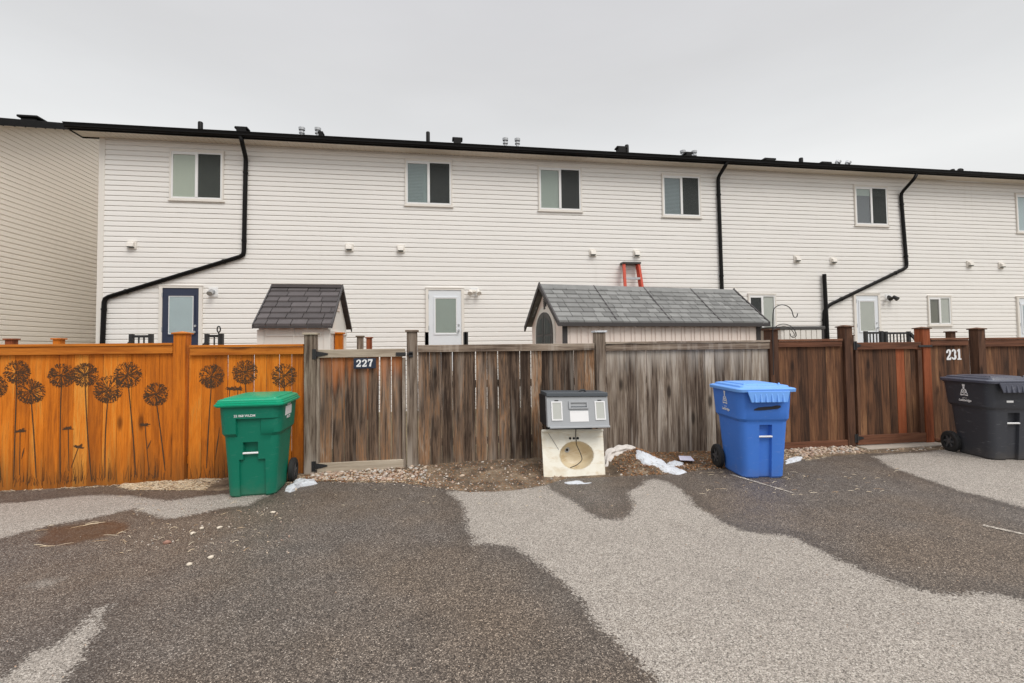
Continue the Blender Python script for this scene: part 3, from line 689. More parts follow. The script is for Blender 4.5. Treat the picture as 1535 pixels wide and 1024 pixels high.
def rail(root, px0, px1, py0, py1, mat, Y0=YF - .038, Y1=YF - .001, name='rail', cap=None):
    a, b = X_(px0, 600, Y0), X_(px1, 600, Y0); pm = (px0 + px1) / 2
    mb = MB().box(a, b, Y0, Y1, Z_(pm, py1, Y0), Z_(pm, py0, Y0))
    if cap: mb.box(a, b, Y0 - .012, Y1 + .05, Z_(pm, py0, Y0) + .001, Z_(pm, py0, Y0) + .03)
    return mb.build(name, mat, root, bevel=.003)
def panel(root, px0, px1, pytop, mat, **k):
    mb = MB(); boards(mb, X_(px0), X_(px1), Z_((px0 + px1) / 2, pytop), base=(px0, px1), **k)
    return mb.build('board_panel', mat, root)

# --- orange fence
of = thing('stained_fence', (X_(0), YF, 0), 'orange stained board fence painted with dark dandelions at the left', 'fence')
panel(of, -420, 260, 524, 'orange', gap=.003)
panel(of, 283, 456, 524, 'orange', gap=.0065)
rail(of, -420, 258, 521.5, 534, 'orange_h', cap=True); rail(of, 284, 455, 520.5, 532, 'orange_h', cap=True)
post(of, 259, 283, 497, 'orange', 'pyr', 'orange_h')
mb = MB(); mb.box(X_(-420), X_(455), YF + BT + .005, YF + BT + .045, .2, .29); mb.build('back_rail', 'orange_h', of)
# dandelion art
mb = MB(); q = [0]
def yy(): q[0] += 1; return YF - .0014 - (q[0] % 97) * .000012
def pf(x, y): p = aY(x, y, YF); return (p.x, p.z)
def dandelion(cx, cy, rpx, foot, curve=.02, dens=1.):
    X, Z = pf(cx, cy); r = pf(cx + rpx, cy)[0] - X; n = int(72 * dens)
    def stroke(a, r0_, r1_, w):
        x0, z0, x1, z1 = X + r0_ * math.cos(a), Z + r0_ * math.sin(a), X + r1_ * math.cos(a), Z + r1_ * math.sin(a)
        if z1 < Z - r * 1.2: return
        ribbon(mb, [(x0, z0), (x1, z1)], w, yy())
    for i in range(n):
        a = ru(0, 6.283); L = ru(.4, .95); stroke(a, r * ru(.04, .4), r * L, ru(.002, .0042))
        for _ in range(4):  # tuft
            b = a + ru(-.5, .5); ex, ez = X + r * L * math.cos(a), Z + r * L * math.sin(a); l = r * ru(.08, .22)
            ribbon(mb, [(ex, ez), (ex + l * math.cos(b), ez + l * math.sin(b))], [.006, .0035], yy())
    for i in range(int(400 * dens)):
        a = ru(0, 6.283); rr = r * ru(.66, 1.04) if rnd() < .9 else r * ru(.1, .7)
        if rnd() < .25: a = ru(-2.6, -.5)
        b = a + ru(-.9, .9); l = r * ru(.05, .13)
        ribbon(mb, [(X + rr * math.cos(a), Z + rr * math.sin(a)), (X + rr * math.cos(a) + l * math.cos(b), Z + rr * math.sin(a) + l * math.sin(b))], [.0065, .003], yy())
    for i in range(40):
        a = ru(0, 6.28); rr = r * ru(0, .1); stroke(a, rr, rr + .01, .004)
    fx, fz = pf(*foot); pts = []
    for k in range(9):
        t = k / 8; pts.append((X + (fx - X) * t + curve * math.sin(t * 3.14), Z - r * .3 + (fz - Z + r * .3) * t))
    ribbon(mb, pts, [.010, .011, .012, .012, .013, .013, .014, .012, .009], yy())
for (x, y, r, fx, fy) in [(26, 558, 19, 21, 720), (47, 587, 20, 55, 716), (-8, 580, 19, 2, 720), (93, 563, 19, 91, 722), (128, 562, 19, 138, 722), (163, 584, 21, 158, 716),
                          (192, 562, 20, 204, 712), (234, 591, 18, 248, 706), (318, 564, 18, 310, 702), (368, 558, 18, 372, 640), (426, 563, 18, 430, 700), (-60, 566, 20, -58, 716), (-120, 590, 20, -118, 716)]:
    dandelion(x, y, r, (fx, fy), ru(-.015, .015))
def bloom(x, y, fx, fy, s=1., bend=.0):
    X, Z = pf(x, y); fx, fz = pf(fx, fy)
    for i in range(44):
        a = ru(-.25, 3.4); l = ru(.025, .06) * s * (1 if abs(math.cos(a)) > .5 else .55)
        ribbon(mb, [(X, Z), (X + l * math.cos(a), Z + l * .9 * math.sin(a))], [.011, .005], yy())
    ribbon(mb, [(X, Z), ((X + fx) / 2 + bend, (Z + fz) / 2), (fx, fz)], [.008, .009, .007], yy())
for b in [(31, 647, 30, 712), (103, 643, 104, 706), (118, 671, 107, 702), (218, 638, 224, 712), (345, 584, 342, 640), (357, 584, 356, 650)]: bloom(*b)
for x0, y0, x1, y1 in [(37, 671, 33, 688), (227, 660, 221, 674), (330, 640, 323, 690)]:
    a = pf(x0, y0); b = pf(x1, y1); ribbon(mb, [a, ((a[0] + b[0]) / 2, (a[1] + b[1]) / 2), b], [.003, .014, .004], yy())
for i in range(420):
    x = ru(-200, 455)
    if 258 < x < 285 or (rnd() < .5 and (x % 60) < 30): continue
    y = interp(basepx, x) - ru(2, 10); X, Z = pf(x, y); h = ru(.05, .34) * ru(.3, 1); d = ru(-.03, .03)
    ribbon(mb, [(X, max(Z, .01)), (X + d * .4, Z + h * .5), (X + d, Z + h)], [.0045, .003, .0012], yy())
mb.build('dandelion_painting', 'ink', of)

# --- weathered fence
wf = thing('weathered_fence', (X_(627), YF, 0), 'weathered grey brown board fence in the middle behind the sink and blue cart', 'fence')
post(wf, 456, 474, 498, 'greyP', 'flat', 'paleH'); post(wf, 610.5, 626, 494, 'greyP', 'flat', 'greyH')
post(wf, 893, 910, 495, 'greyP', 'flat', 'snow')
panel(wf, 627, 893.5, 518, 'greyB', gap=.006, jitter=.003)
panel(wf, 910, 1157, 516, 'greyC', gap=.0045, jitter=.002)
rail(wf, 627, 893, 516, 526.5, 'greyH', cap=False); rail(wf, 910, 1157, 514.5, 524.5, 'greyH', cap=True)
mb = MB()
for a, b in ((627, 893), (910, 1157)):
    for z in (.28, 1.0): mb.box(X_(a), X_(b), YF + BT + .006, YF + BT + .045, z, z + .09)
mb.build('back_rail', 'greyH', wf)
# gate 227
gt = thing('fence_gate', (X_(478), YF, 0), 'weathered board gate with house number 227 on a dark plate', 'gate')
mb = MB(); boards(mb, X_(480), X_(604), Z_(540, 530), w=.135, gap=.008, zb=Z_(540, 695) - .0, jitter=.002); mb.build('board_panel', 'greyG', gt)
rail(gt, 477, 608, 523.5, 535.5, 'paleH', name='top_rail'); rail(gt, 476, 605, 692, 707, 'paleH', name='bottom_rail')
mb = MB().box(X_(475.5), X_(480), YF - .03, YF + .03, Z_(478, 704), Z_(478, 535)); mb.build('gate_stile', 'greyP', gt); MB().box(X_(604), X_(608.5), YF - .03, YF + .03, Z_(606, 704), Z_(606, 536)).build('gate_stile', 'greyP', gt)
def hinge(root, px, py, d=1, w=18):
    Y = YF - .041; X, Z = aY(px, py, Y).x, aY(px, py, Y).z; s = w / 115.
    mb = MB().prism([(X, Z + .035), (X + d * s * .55, Z + .022), (X + d * s, Z + .008), (X + d * s, Z - .008), (X + d * s * .55, Z - .022), (X, Z - .035)], 'y', Y - .006, Y)
    mb.box(min(X, X - d * .04), max(X, X - d * .04), Y - .010, Y - .0062, Z - .06, Z + .06); mb.tube([(X, Y - .012, Z - .06), (X, Y - .012, Z + .06)], .009, 8)
    for k in (.2, .45, .75): mb.tube([(X + d * s * k, Y - .006, Z), (X + d * s * k, Y - .01, Z)], .007, 8)
    return mb.build('hinge', 'blackrail', root)
hinge(gt, 474, 531, 1, 16); hinge(gt, 473, 699, 1, 16)
Y = YF - .041; a = aY(594, 531, Y); b = aY(617, 530, Y)
mb = MB().box(a.x, a.x + .12, Y - .012, Y, a.z - .022, a.z + .022); mb.box(a.x + .135, b.x + .02, Y - .018, Y - .003, a.z - .012, a.z + .012); mb.box(b.x - .03, b.x + .02, Y - .018, Y - .006, a.z - .04, a.z + .03)
mb.build('latch', 'blackrail', gt, bevel=.003)
cm('plate_navy', 34, 44, 62, .4)
Y = YF - .047; X0, X1, Z0, Z1 = winrect(530.5, 564, 537, 552.5, Y)
pl = MB().box(X0, X1, Y, Y + .008, Z0, Z1).build('number_plate', 'plate_navy', gt, bevel=.002)
mb = MB(); number(mb, '227', X0 + .03, Z0 + .022, (Z1 - Z0) * .72, Y - .002, adv=.66, sq=1.14); mb.build('numerals', 'decal', pl)

# --- brown fence and gate 231
bf = thing('brown_stained_fence', (X_(1170), YF, 0), 'reddish brown stained fence at the right with white number 231', 'fence')
post(bf, 1157, 1170, 492, 'brownP', 'flat', 'brownP'); post(bf, 1263, 1282, 487.5, 'brownP', 'pyr', 'brownP')
post(bf, 1376, 1399, 490, 'red', 'pyr', 'brownP'); post(bf, 1455, 1482, 491, 'brownP', 'pyr', 'brownP')
panel(bf, 1170, 1268, 514, 'brown', gap=.002); panel(bf, 1398, 1457, 510, 'brown', gap=.002); panel(bf, 1480, 1800, 508, 'brown', gap=.002)
rail(bf, 1170, 1266, 511.5, 520, 'brownH', cap=True); rail(bf, 1172, 1272, 662, 674, 'brownH', name='kick_board')
rail(bf, 1399, 1456, 509.5, 518, 'brownH', cap=True); rail(bf, 1481, 1800, 507.5, 517.5, 'brownH', cap=True)
mb = MB(); mb.box(X_(1398), X_(1800), YF - .03, YF - .001, .05, .08); mb.box(X_(1170), X_(1800), YF + BT + .005, YF + BT + .045, .9, .99); mb.build('back_rail', 'brownH', bf)
Z0 = Z_(1430, 539.5, YF); Z1 = Z_(1430, 523, YF)
mb = MB(); number(mb, '231', X_(1418.5, 530), Z0, Z1 - Z0, YF - .003, adv=.6, sq=.92); mb.build('numerals', 'decal', bf)
g2 = thing('fence_gate', (X_(1285), YF, 0), 'reddish brown stained gate left of the white number 231', 'gate')
mb = MB(); boards(mb, X_(1287), X_(1346), Z_(1330, 522), w=.13, gap=.003, zb=Z_(1330, 655)); mb.build('board_panel', 'brown', g2)
mb = MB(); boards(mb, X_(1358.5), X_(1376), Z_(1330, 522), w=.13, gap=.003, zb=Z_(1330, 655)); mb.build('board_panel', 'brown', g2)
mb = MB().box(X_(1346) + .002, X_(1358.5) - .002, YF, YF + BT, Z_(1330, 655), Z_(1330, 522)); o = mb.build('board', 'red', g2); o['label'] = 'brighter orange red replacement board'
rail(g2, 1283, 1385, 513, 523.5, 'brownH', name='top_rail'); rail(g2, 1284, 1388, 651, 665, 'brownH', name='bottom_rail')
mb = MB().box(X_(1283), X_(1287), YF - .03, YF + .03, Z_(1290, 660), Z_(1290, 524)); mb.build('gate_stile', 'brownP', g2); MB().box(X_(1376), X_(1382), YF - .03, YF + .03, Z_(1380, 660), Z_(1380, 524)).build('gate_stile', 'brownP', g2)
hinge(g2, 1283, 518, 1, 10); hinge(g2, 1285, 657, 1, 13)
Y = YF - .05; a = aY(1377, 519, Y); b = aY(1397, 518, Y); MB().box(a.x, b.x, Y - .012, Y, a.z - .015, a.z + .015).build('latch', 'blackrail', g2, bevel=.003)
# sill slab under gate 231
# --- side and rear yard fences
def yardfence(name, label, pts, mat, ztop, postmat, ptop):
    """pts: list of ground (x,y) post places"""
    t = thing(name, (pts[0][0], pts[0][1], 0), label, 'fence')
    mb = MB()
    for (a, b), (c, d) in zip(pts, pts[1:]):
        L = math.hypot(c - a, d - b); n = max(1, int(L / .145)); u = Vector(((c - a) / L, (d - b) / L, 0)); v = Vector((-u.y, u.x, 0)) * .009
        for i in range(n):
            p = Vector((a, b, 0)) + u * (L * i / n + .002); r = Vector((a, b, 0)) + u * (L * (i + 1) / n - .002)
            mb.hexa([p - v, r - v, r + v, p + v] + [k + Vector((0, 0, ztop)) for k in (p - v, r - v, r + v, p + v)])
    mb.build('board_panel', mat, t)
    mb = MB()
    for (a, b), (c, d) in zip(pts, pts[1:]): mb.bar((a, b, ztop + .0), (c, d, ztop + .0), .09, .035)
    mb.build('top_rail', mat + ('H' if mat == 'brown' else '_h' if mat == 'orange' else ''), t)
    for i, (a, b) in enumerate(pts):
        MB().box(a - .055, a + .055, b - .055, b + .055, 0, ptop).build('post', postmat[i % len(postmat)], t, bevel=.003)
        MB().box(a - .075, a + .075, b - .075, b + .075, ptop, ptop + .025).build('post_cap', postmat[i % len(postmat)], t, bevel=.003)
    return t
p1 = aY(509, 500, 7.55); p2 = aY(540.5, 502.5, 9.4); p3 = aY(554, 502.5, 10.6)
yardfence('side_fence', 'low side fence with three capped posts running back beside the small shed', [(p1.x, 6.3), (p1.x, p1.y), (p2.x, p2.y), (p3.x, p3.y), (p3.x + .0, YH - .1)][1:4], 'orange', 1.38, ['orange', 'greyP', 'red'], 1.74)
for k, p in enumerate((p1, p2, p3)):
    pass
q1 = aY(18, 508, 8.9); q2 = aY(89, 508, 8.9)
yardfence('rear_fence', 'low brown fence with two capped posts below the beige gable wall', [(q1.x - 3, 8.9), (q1.x, 8.9), (q2.x, 8.9), (XL - .3, 8.9)], 'brown', aY(60, 518, 8.9).z, ['brownP', 'red', 'orange'], q1.z - .02)
q1 = aY(1425, 497, 8.0); yardfence('side_fence', 'short stained side fence with one capped post behind the number 231', [(q1.x, 8.0), (q1.x + .25, 10.6)], 'brown', 1.45, ['brownP'], q1.z - .02)
# small navy thing behind the orange fence
# ---- shepherd hook
hk = aY(1159, 505, YF - .06)
t = thing('shepherd_hook', (hk.x, YF - .06, 0), 'black double shepherd hook fixed to the dark post beside the blue cart', 'garden hook')
def hook(pxs, Y, r):
    P = [aY(x, y, Y) for x, y in pxs]
    Q = []
    for i in range(len(P) - 1):  # catmull
        a, b, c, d = P[max(i - 1, 0)], P[i], P[i + 1], P[min(i + 2, len(P) - 1)]
        for k in range(5):
            u = k / 5; Q.append(.5 * ((2 * b) + (c - a) * u + (2 * a - 5 * b + 4 * c - d) * u * u + (3 * b - a - 3 * c + d) * u ** 3))
    Q.append(P[-1]); return MB().tube(Q, r, 8)
hook([(1160, 562), (1159, 500), (1159.5, 468), (1164, 460), (1172, 457), (1181, 459), (1187, 465), (1189.5, 473), (1192, 476), (1195, 474.5), (1196, 470)], YF - .065, .0065).build('tall_hook', 'blackrail', t, smooth=True)
hook([(1160, 492), (1168, 487), (1177, 486), (1186, 489), (1192, 496), (1194, 503), (1190, 506), (1186, 504), (1185, 500)], YF - .065, .0055).build('low_hook', 'blackrail', t, smooth=True)
hook([(1160, 494), (1170, 490), (1180, 490), (1189, 497), (1191, 503), (1188, 504)], YF - .10, .0045).build('low_hook', 'blackrail', t, smooth=True)

# ================================================================ GROUND
def sdf(poly, X, Y):
    P = np.array(poly); d = np.full(X.shape, 1e9); inside = np.zeros(X.shape, bool); n = len(P)
    for i in range(n):
        a = P[i]; b = P[(i + 1) % n]; e = b - a; wx = X - a[0]; wy = Y - a[1]
        t = np.clip((wx * e[0] + wy * e[1]) / (e @ e + 1e-12), 0, 1)
        d = np.minimum(d, np.hypot(wx - e[0] * t, wy - e[1] * t))
        c = ((a[1] > Y) != (b[1] > Y)) & (X < e[0] * (Y - a[1]) / (e[1] if abs(e[1]) > 1e-12 else 1e-12) + a[0]); inside ^= c
    return np.where(inside, d, -d)
def gpoly(p): return [tuple(aZ(x, y))[:2] for x, y in p]
dry1 = [(672, 737), (700, 735), (740, 736), (790, 731), (820, 727), (827, 735), (842, 742), (858, 751), (870, 760), (882, 768), (900, 777), (922, 780), (938, 777), (946, 770), (950, 757), (944, 745), (943, 736), (953, 732), (963, 727), (970, 719), (985, 718), (1003, 723), (1020, 731), (1032, 745), (1042, 757), (1060, 768), (1080, 780), (1110, 795), (1150, 800), (1190, 805), (1220, 820), (1260, 840), (1320, 864), (1360, 881), (1400, 889), (1440, 891), (1475, 887), (1500, 889), (1535, 900),
        (1800, 960), (2600, 1150), (2600, 1400), (1100, 1300), (985, 1024), (970, 1003), (935, 975), (905, 945), (885, 925), (872, 900), (860, 890), (845, 875), (820, 855), (805, 845), (790, 832), (768, 820), (737, 815), (708, 817), (712, 805), (700, 795), (698, 768), (690, 752)]
dry2 = [(1304, 684), (1318, 688), (1335, 700), (1352, 706), (1400, 722), (1440, 736), (1470, 743), (1500, 751), (1535, 762), (1900, 850), (1900, 668), (1500, 668), (1420, 671), (1395, 677), (1340, 681)]
dry3 = [(-60, 762), (0, 755), (60, 750), (110, 744), (150, 742), (190, 743), (220, 747), (250, 750), (280, 747), (300, 744), (330, 741), (404, 741), (395, 746), (372, 757), (330, 763), (300, 770), (262, 777), (240, 775), (215, 768), (200, 763), (183, 766), (130, 779), (80, 786), (40, 797), (0, 809), (-120, 840), (-300, 850), (-300, 790)]
dry4 = [(162, 909), (156, 920), (152, 935), (142, 950), (132, 965), (126, 985), (110, 1003), (100, 1035), (60, 1100), (-100, 1200), (-300, 1100), (-60, 1030), (0, 1020), (30, 998), (50, 977), (85, 967), (112, 946), (132, 926), (145, 914)]
dry5 = [(40, 880), (58, 870), (85, 867), (92, 869), (74, 880), (52, 883)]
dry6 = [(1130, 805), (1150, 802), (1165, 808), (1150, 815), (1134, 812)]
pud = [(75, 792), (130, 784), (180, 781), (197, 786), (185, 798), (150, 806), (100, 818), (62, 820), (60, 806)]
xs = np.concatenate([[-400, -120, -50, -25, -14], np.arange(-9.5, 15.01, .032), [17, 20, 30, 60, 140, 400]])
ys = np.concatenate([[-300, -100, -30, -10, -3, 0, .8], np.arange(1.35, 6.45, .032), [7, 9, 12, 20, 40, 120, 400]])
GX, GY = np.meshgrid(xs, ys)
dr = np.full(GX.shape, -1e9)
for p in (dry1, dry2, dry3, dry4): dr = np.maximum(dr, sdf(gpoly(p), GX, GY))
d5 = np.maximum(sdf(gpoly(dry5), GX, GY), -9); dp = sdf(gpoly(pud), GX, GY); dr = np.clip(dr, -2, 2)
nx, ny = len(xs), len(ys)
me = bpy.data.meshes.new('asphalt'); V = np.stack([GX, GY, np.zeros_like(GX)], -1).reshape(-1, 3)
idx = np.arange(nx * ny).reshape(ny, nx); Fc = np.stack([idx[:-1, :-1], idx[:-1, 1:], idx[1:, 1:], idx[1:, :-1]], -1).reshape(-1, 4)
me.from_pydata(V.tolist(), [], Fc.tolist())
for nm, arr in (('dry', dr), ('spot', np.clip(d5, -1, 1)), ('puddle', np.clip(dp, -1, 1))):
    at = me.attributes.new(nm, 'FLOAT', 'POINT'); at.data.foreach_set('value', arr.astype(np.float32).ravel())
def asphalt_mat():
    n = NT('asphalt'); v = n.coord()
    def attr(k): a = n.n('ShaderNodeAttribute'); a.attribute_name = k; return a.outputs['Fac']
    nz = lambda s, d=3, r=.5: n.math('SUBTRACT', n.noise(v, s, d, r), .5)
    jag = n.math('ADD', n.math('ADD', n.math('MULTIPLY', nz(5), .10), n.math('MULTIPLY', nz(26, 4, .6), .055)), n.math('MULTIPLY', nz(120, 2), .05))
    jc = n.n('ShaderNodeTexVoronoi'); jc.inputs['Scale'].default_value = 90; n.l(v, jc.inputs['Vector']); js = n.n('ShaderNodeSeparateColor'); n.l(jc.outputs['Color'], js.inputs[0])
    jag = n.math('ADD', jag, n.math('MULTIPLY', n.math('SUBTRACT', js.outputs[0], .5), .07))
    d = n.math('ADD', attr('dry'), jag); dry = n.math('MULTIPLY_ADD', n.sm(d, -.012, .018), .9, n.math('MULTIPLY', n.sm(d, -.05, .08), .1))
    sp = n.sm(n.math('ADD', attr('spot'), n.math('MULTIPLY', nz(14, 4, .6), .16)), -.06, .06)
    dry = n.math('MAXIMUM', dry, n.math('MULTIPLY', sp, .45))
    def vor(s, out):
        k = n.n('ShaderNodeTexVoronoi'); k.inputs['Scale'].default_value = s; n.l(v, k.inputs['Vector']); return k.outputs[out]
    c1 = n.n('ShaderNodeSeparateColor'); n.l(vor(165, 'Color'), c1.inputs[0]); c2 = n.n('ShaderNodeSeparateColor'); n.l(vor(330, 'Color'), c2.inputs[0])
    s1 = c1.outputs[0]; s2 = c2.outputs[1]; hue = c1.outputs[2]
    st = n.math('MULTIPLY_ADD', s2, .4, n.math('MULTIPLY', s1, .6))
    big = n.noise(v, .55, 4, .55); mid = n.noise(v, 3.2, 5, .6)
    drycol = n.ramp(st, [(.1, srgb(74, 69, 64)), (.3, srgb(126, 120, 113)), (.55, srgb(156, 149, 141)), (.78, srgb(180, 173, 164)), (.95, srgb(212, 206, 198))])
    wetcol = n.ramp(st, [(.1, srgb(36, 32, 29)), (.35, srgb(72, 65, 59)), (.6, srgb(98, 90, 82)), (.82, srgb(136, 126, 115)), (.95, srgb(206, 196, 182))])
    tint = n.mix(n.math('MULTIPLY', hue, .35), (1, 1, 1), (1., .90, .80), 'MIX')
    wetcol = n.mix(.8, wetcol, n.mix(n.sm(big, .35, .65), (.95, .98, 1.04), (1.06, .96, .86)), 'MULTIPLY')
    wetcol = n.mix(1., wetcol, n.ramp(mid, [(.25, (.80, .80, .80)), (.75, (1.12, 1.12, 1.12))]), 'MULTIPLY')
    drycol = n.mix(1., drycol, n.ramp(n.math('MULTIPLY_ADD', mid, .5, n.math('MULTIPLY', big, .5)), [(.3, (.88, .87, .86)), (.7, (1.08, 1.08, 1.07))]), 'MULTIPLY')
    # wet fringe darker just outside the dry edge
    fr = n.math('MULTIPLY', n.sm(d, -.22, -.02), .28); wetcol = n.mix(fr, wetcol, srgb(52, 47, 43))
    c = n.mix(dry, wetcol, drycol); c = n.mix(.5, c, tint, 'MULTIPLY')
    blot = n.noise(v, 1.3, 6, .7); c = n.mix(n.math('MULTIPLY', n.sm(blot, .55, .75), .22), c, srgb(112, 100, 86)); c = n.mix(n.math('MULTIPLY', n.sm(blot, .44, .28), .18), c, srgb(60, 56, 52))
    # fine cracks
    ck = n.n('ShaderNodeTexVoronoi', feature='DISTANCE_TO_EDGE'); ck.inputs['Scale'].default_value = .55
    wv = n.n('ShaderNodeVectorMath', operation='ADD'); nn = n.n('ShaderNodeTexNoise'); nn.inputs['Scale'].default_value = 2.2; nn.inputs['Detail'].default_value = 6; n.l(v, nn.inputs['Vector'])
    sc_ = n.n('ShaderNodeVectorMath', operation='SCALE'); sc_.inputs['Scale'].default_value = .9; n.l(nn.outputs['Color'], sc_.inputs[0]); n.l(v, wv.inputs[0]); n.l(sc_.outputs[0], wv.inputs[1]); n.l(wv.outputs[0], ck.inputs['Vector'])
    pu = n.sm(n.math('ADD', attr('puddle'), n.math('MULTIPLY', nz(7, 4), .16)), -.07, .05)
    c = n.mix(n.math('MULTIPLY', pu, .5), c, srgb(44, 34, 26))
    n.col(c)
    rr = n.math('ADD', n.math('MULTIPLY', dry, .38), n.math('MULTIPLY_ADD', mid, .3, .38)); n.rough(n.math('SUBTRACT', rr, n.math('MULTIPLY', pu, .22), clamp=True))
    n.b.inputs['Specular IOR Level'].default_value = .32
    bb = n.n('ShaderNodeBump'); bb.inputs['Distance'].default_value = .004
    n.l(n.math('MULTIPLY_ADD', pu, -.5, .6), bb.inputs['Strength']); n.l(n.math('ADD', vor(165, 'Distance'), n.math('MULTIPLY', vor(330, 'Distance'), .5)), bb.inputs['Height']); bb.invert = True
    n.l(bb.outputs[0], n.b.inputs['Normal'])
    return n.m
M['asphalt'] = asphalt_mat(); me.materials.append(M['asphalt'])
o = bpy.data.objects.new('asphalt', me); COL.objects.link(o); tag(o, 'wet and dry patched grey asphalt of the back lane', kind='structure')

M['yard'] = plain('yard_soil', srgb(120, 108, 84), .95, .4, 6, bumps=.6)
mb = MB(); mb.add([(-14, YF + .2, .006), (26, YF + .2, .006), (26, YH + 12, .006), (-14, YH + 12, .006)], [(0, 1, 2, 3)]); o = mb.build('yard_ground', 'yard'); tag(o, 'bare soil of the back yards behind the fences', kind='structure')

# faded painted lines
def line_mat():
    n = NT('worn_line_paint'); v = n.coord(); f = n.noise(v, 60, 4, .7); n.col(n.mix(n.sm(f, .42, .62), srgb(120, 110, 100), srgb(196, 188, 176))); n.rough(.8); return n.m
M['line'] = line_mat()
for k, (a, b) in enumerate([((1096, 711), (1190, 739)), ((1474, 787), (1600, 815))]):
    A = aZ(*a, .004); B = aZ(*b, .004); d = (B - A).normalized(); s = Vector((-d.y, d.x, 0)); mb = MB(); L = []; Rr = []
    n_ = 16
    for i in range(n_ + 1):
        w = .028 * (1 - .5 * i / n_) + ru(-.006, .006); c = A.lerp(B, i / n_); L.append(c + s * w); Rr.append(c - s * (w + ru(-.004, .004)))
    mb.add(L + Rr, [(i, i + 1, n_ + 2 + i, n_ + 1 + i) for i in range(n_)]); o = mb.build('parking_line', 'line'); tag(o, ['worn white parking line running out from under the blue cart', 'worn white parking line at the right edge of the lane'][k], kind='structure')

# dirt strip
edge = [(-200, 750), (0, 736), (100, 731), (170, 729), (200, 735), (330, 736), (440, 727), (480, 722), (560, 724), (600, 724), (660, 732), (700, 738), (760, 737), (812, 729), (850, 718), (900, 716), (960, 713), (1010, 711), (1060, 704), (1120, 700), (1180, 693), (1230, 686), (1290, 681), (1400, 675), (1535, 670), (1800, 660)]
hts = [(-200, .0), (0, .001), (170, .002), (200, .012), (300, .02), (440, .015), (480, .03), (600, .035), (660, .06), (720, .075), (800, .075), (870, .05), (915, .12), (945, .17), (975, .07), (1040, .06), (1100, .04), (1180, .03), (1260, .03), (1300, .008), (1535, .004), (1800, .004)]
EX = [(aZ(x, y).x, aZ(x, y).y) for x, y in edge]; HX = [(X_(x, 700), h) for x, h in hts]
def mound(x, y):
    e = interp(EX, x); b = YF + .03
    if y <= e: return -.004
    t = min(1, (y - e) / max(.05, (b - e))); h = interp(HX, x)
    s = t * t * (3 - 2 * t) if h < .09 else (math.sin(min(1, t * 1.5) * math.pi / 2)) ** 1.5
    return h * s + .006 * min(1, t * 8) + .018 * noise.noise(Vector((x * 7, y * 7, 0))) * t + .008 * noise.noise(Vector((x * 30, y * 30, 5))) * min(1, t * 5)
gx = np.arange(-8, 13, .03); gy = np.arange(4.9, 6.16, .03); vs = []; 
for y in gy:
    for x in gx:
        vs.append((x, y, mound(x, min(y, YF + .03)) if True else 0))
nX = len(gx); fs = []
for j in range(len(gy) - 1):
    for i in range(nX - 1):
        q_ = (j * nX + i, j * nX + i + 1, (j + 1) * nX + i + 1, (j + 1) * nX + i)
        if max(vs[k][2] for k in q_) > -.003: fs.append(q_)
mb = MB(); mb.v = [Vector(p) for p in vs]; mb.f = fs
def dirt():
    n = NT('dirt'); v = n.coord(); f = n.noise(v, 5, 6, .65); g = n.noise(v, 70, 4, .7)
    c = n.ramp(f, [(.32, srgb(66, 54, 43)), (.5, srgb(108, 92, 75)), (.68, srgb(148, 130, 108))]); c = n.mix(.7, c, n.ramp(g, [(.3, (.55, .55, .55)), (.7, (1.3, 1.28, 1.22))]), 'MULTIPLY')
    n.col(c); n.rough(.95); n.bump(g, .9, .012); return n.m
M['dirt'] = dirt(); o = mb.build('dirt_strip', 'dirt', smooth=True, angle=80); tag(o, 'strip of bare dirt banked against the foot of the fences', kind='structure')

# concrete sill under gate 231
cm('concrete', 168, 158, 146, .85, bumps=.5)
a = X_(1282, 670); b = X_(1400, 670); MB().box(a, b, YF - .20, YF + .06, -.05, .03).build('gate_sill', 'concrete', g2, bevel=.01)

# rocks
ico = bmesh.new(); bmesh.ops.create_icosphere(ico, subdivisions=1, radius=1); ico.verts.ensure_lookup_table()
IV = [v.co.copy() for v in ico.verts]; IF = [tuple(v.index for v in f.verts) for f in ico.faces]; ico.free()
def rock(mb, x, y, z, s, flat=.6):
    sx, sy, sz = s * ru(.7, 1.3), s * ru(.6, 1.1), s * ru(.4, .8) * flat / .6; a = ru(0, 6.28); ca, sa = math.cos(a), math.sin(a); tl = ru(-.4, .4); o = ru(0, 99)
    vs = []
    for v in IV:
        k = 1 + .35 * noise.noise(v * 1.3 + Vector((o, 0, 0))); X, Yy, Z = v.x * sx * k, v.y * sy * k, v.z * sz * k + v.x * sx * tl * .5
        vs.append((x + X * ca - Yy * sa, y + X * sa + Yy * ca, z + Z))
    mb.add(vs, IF)
def stone_mat(name, stops):
    n = NT(name); isl = n.n('ShaderNodeNewGeometry').outputs['Random Per Island']; v = n.coord(); c = n.ramp(isl, stops)
    c = n.mix(.6, c, n.ramp(n.noise(v, 90, 4), [(.3, (.75, .75, .75)), (.7, (1.15, 1.15, 1.15))]), 'MULTIPLY'); n.col(c); n.rough(.75); return n.m
M['pebble'] = stone_mat('pebble', [(0, srgb(120, 96, 78)), (.2, srgb(168, 140, 118)), (.4, srgb(196, 178, 158)), (.6, srgb(150, 124, 110)), (.8, srgb(206, 196, 184)), (1, srgb(142, 140, 136))])
mb = MB()
def scatter(px0, px1, n, s0, s1, t0=0., t1=1., fn=rock):
    for _ in range(n):
        x = X_(ru(px0, px1), 700); e = interp(EX, x); t = ru(t0, t1); y = e + (YF - .03 - e) * t; s = ru(s0, s1) * ru(.6, 1.2)
        rock(mb, x, y, mound(x, y) + s * .1, s)
scatter(470, 640, 620, .012, .028, .15, 1); scatter(640, 820, 90, .010, .024, .0, 1); scatter(1172, 1275, 330, .014, .032, .2, 1)
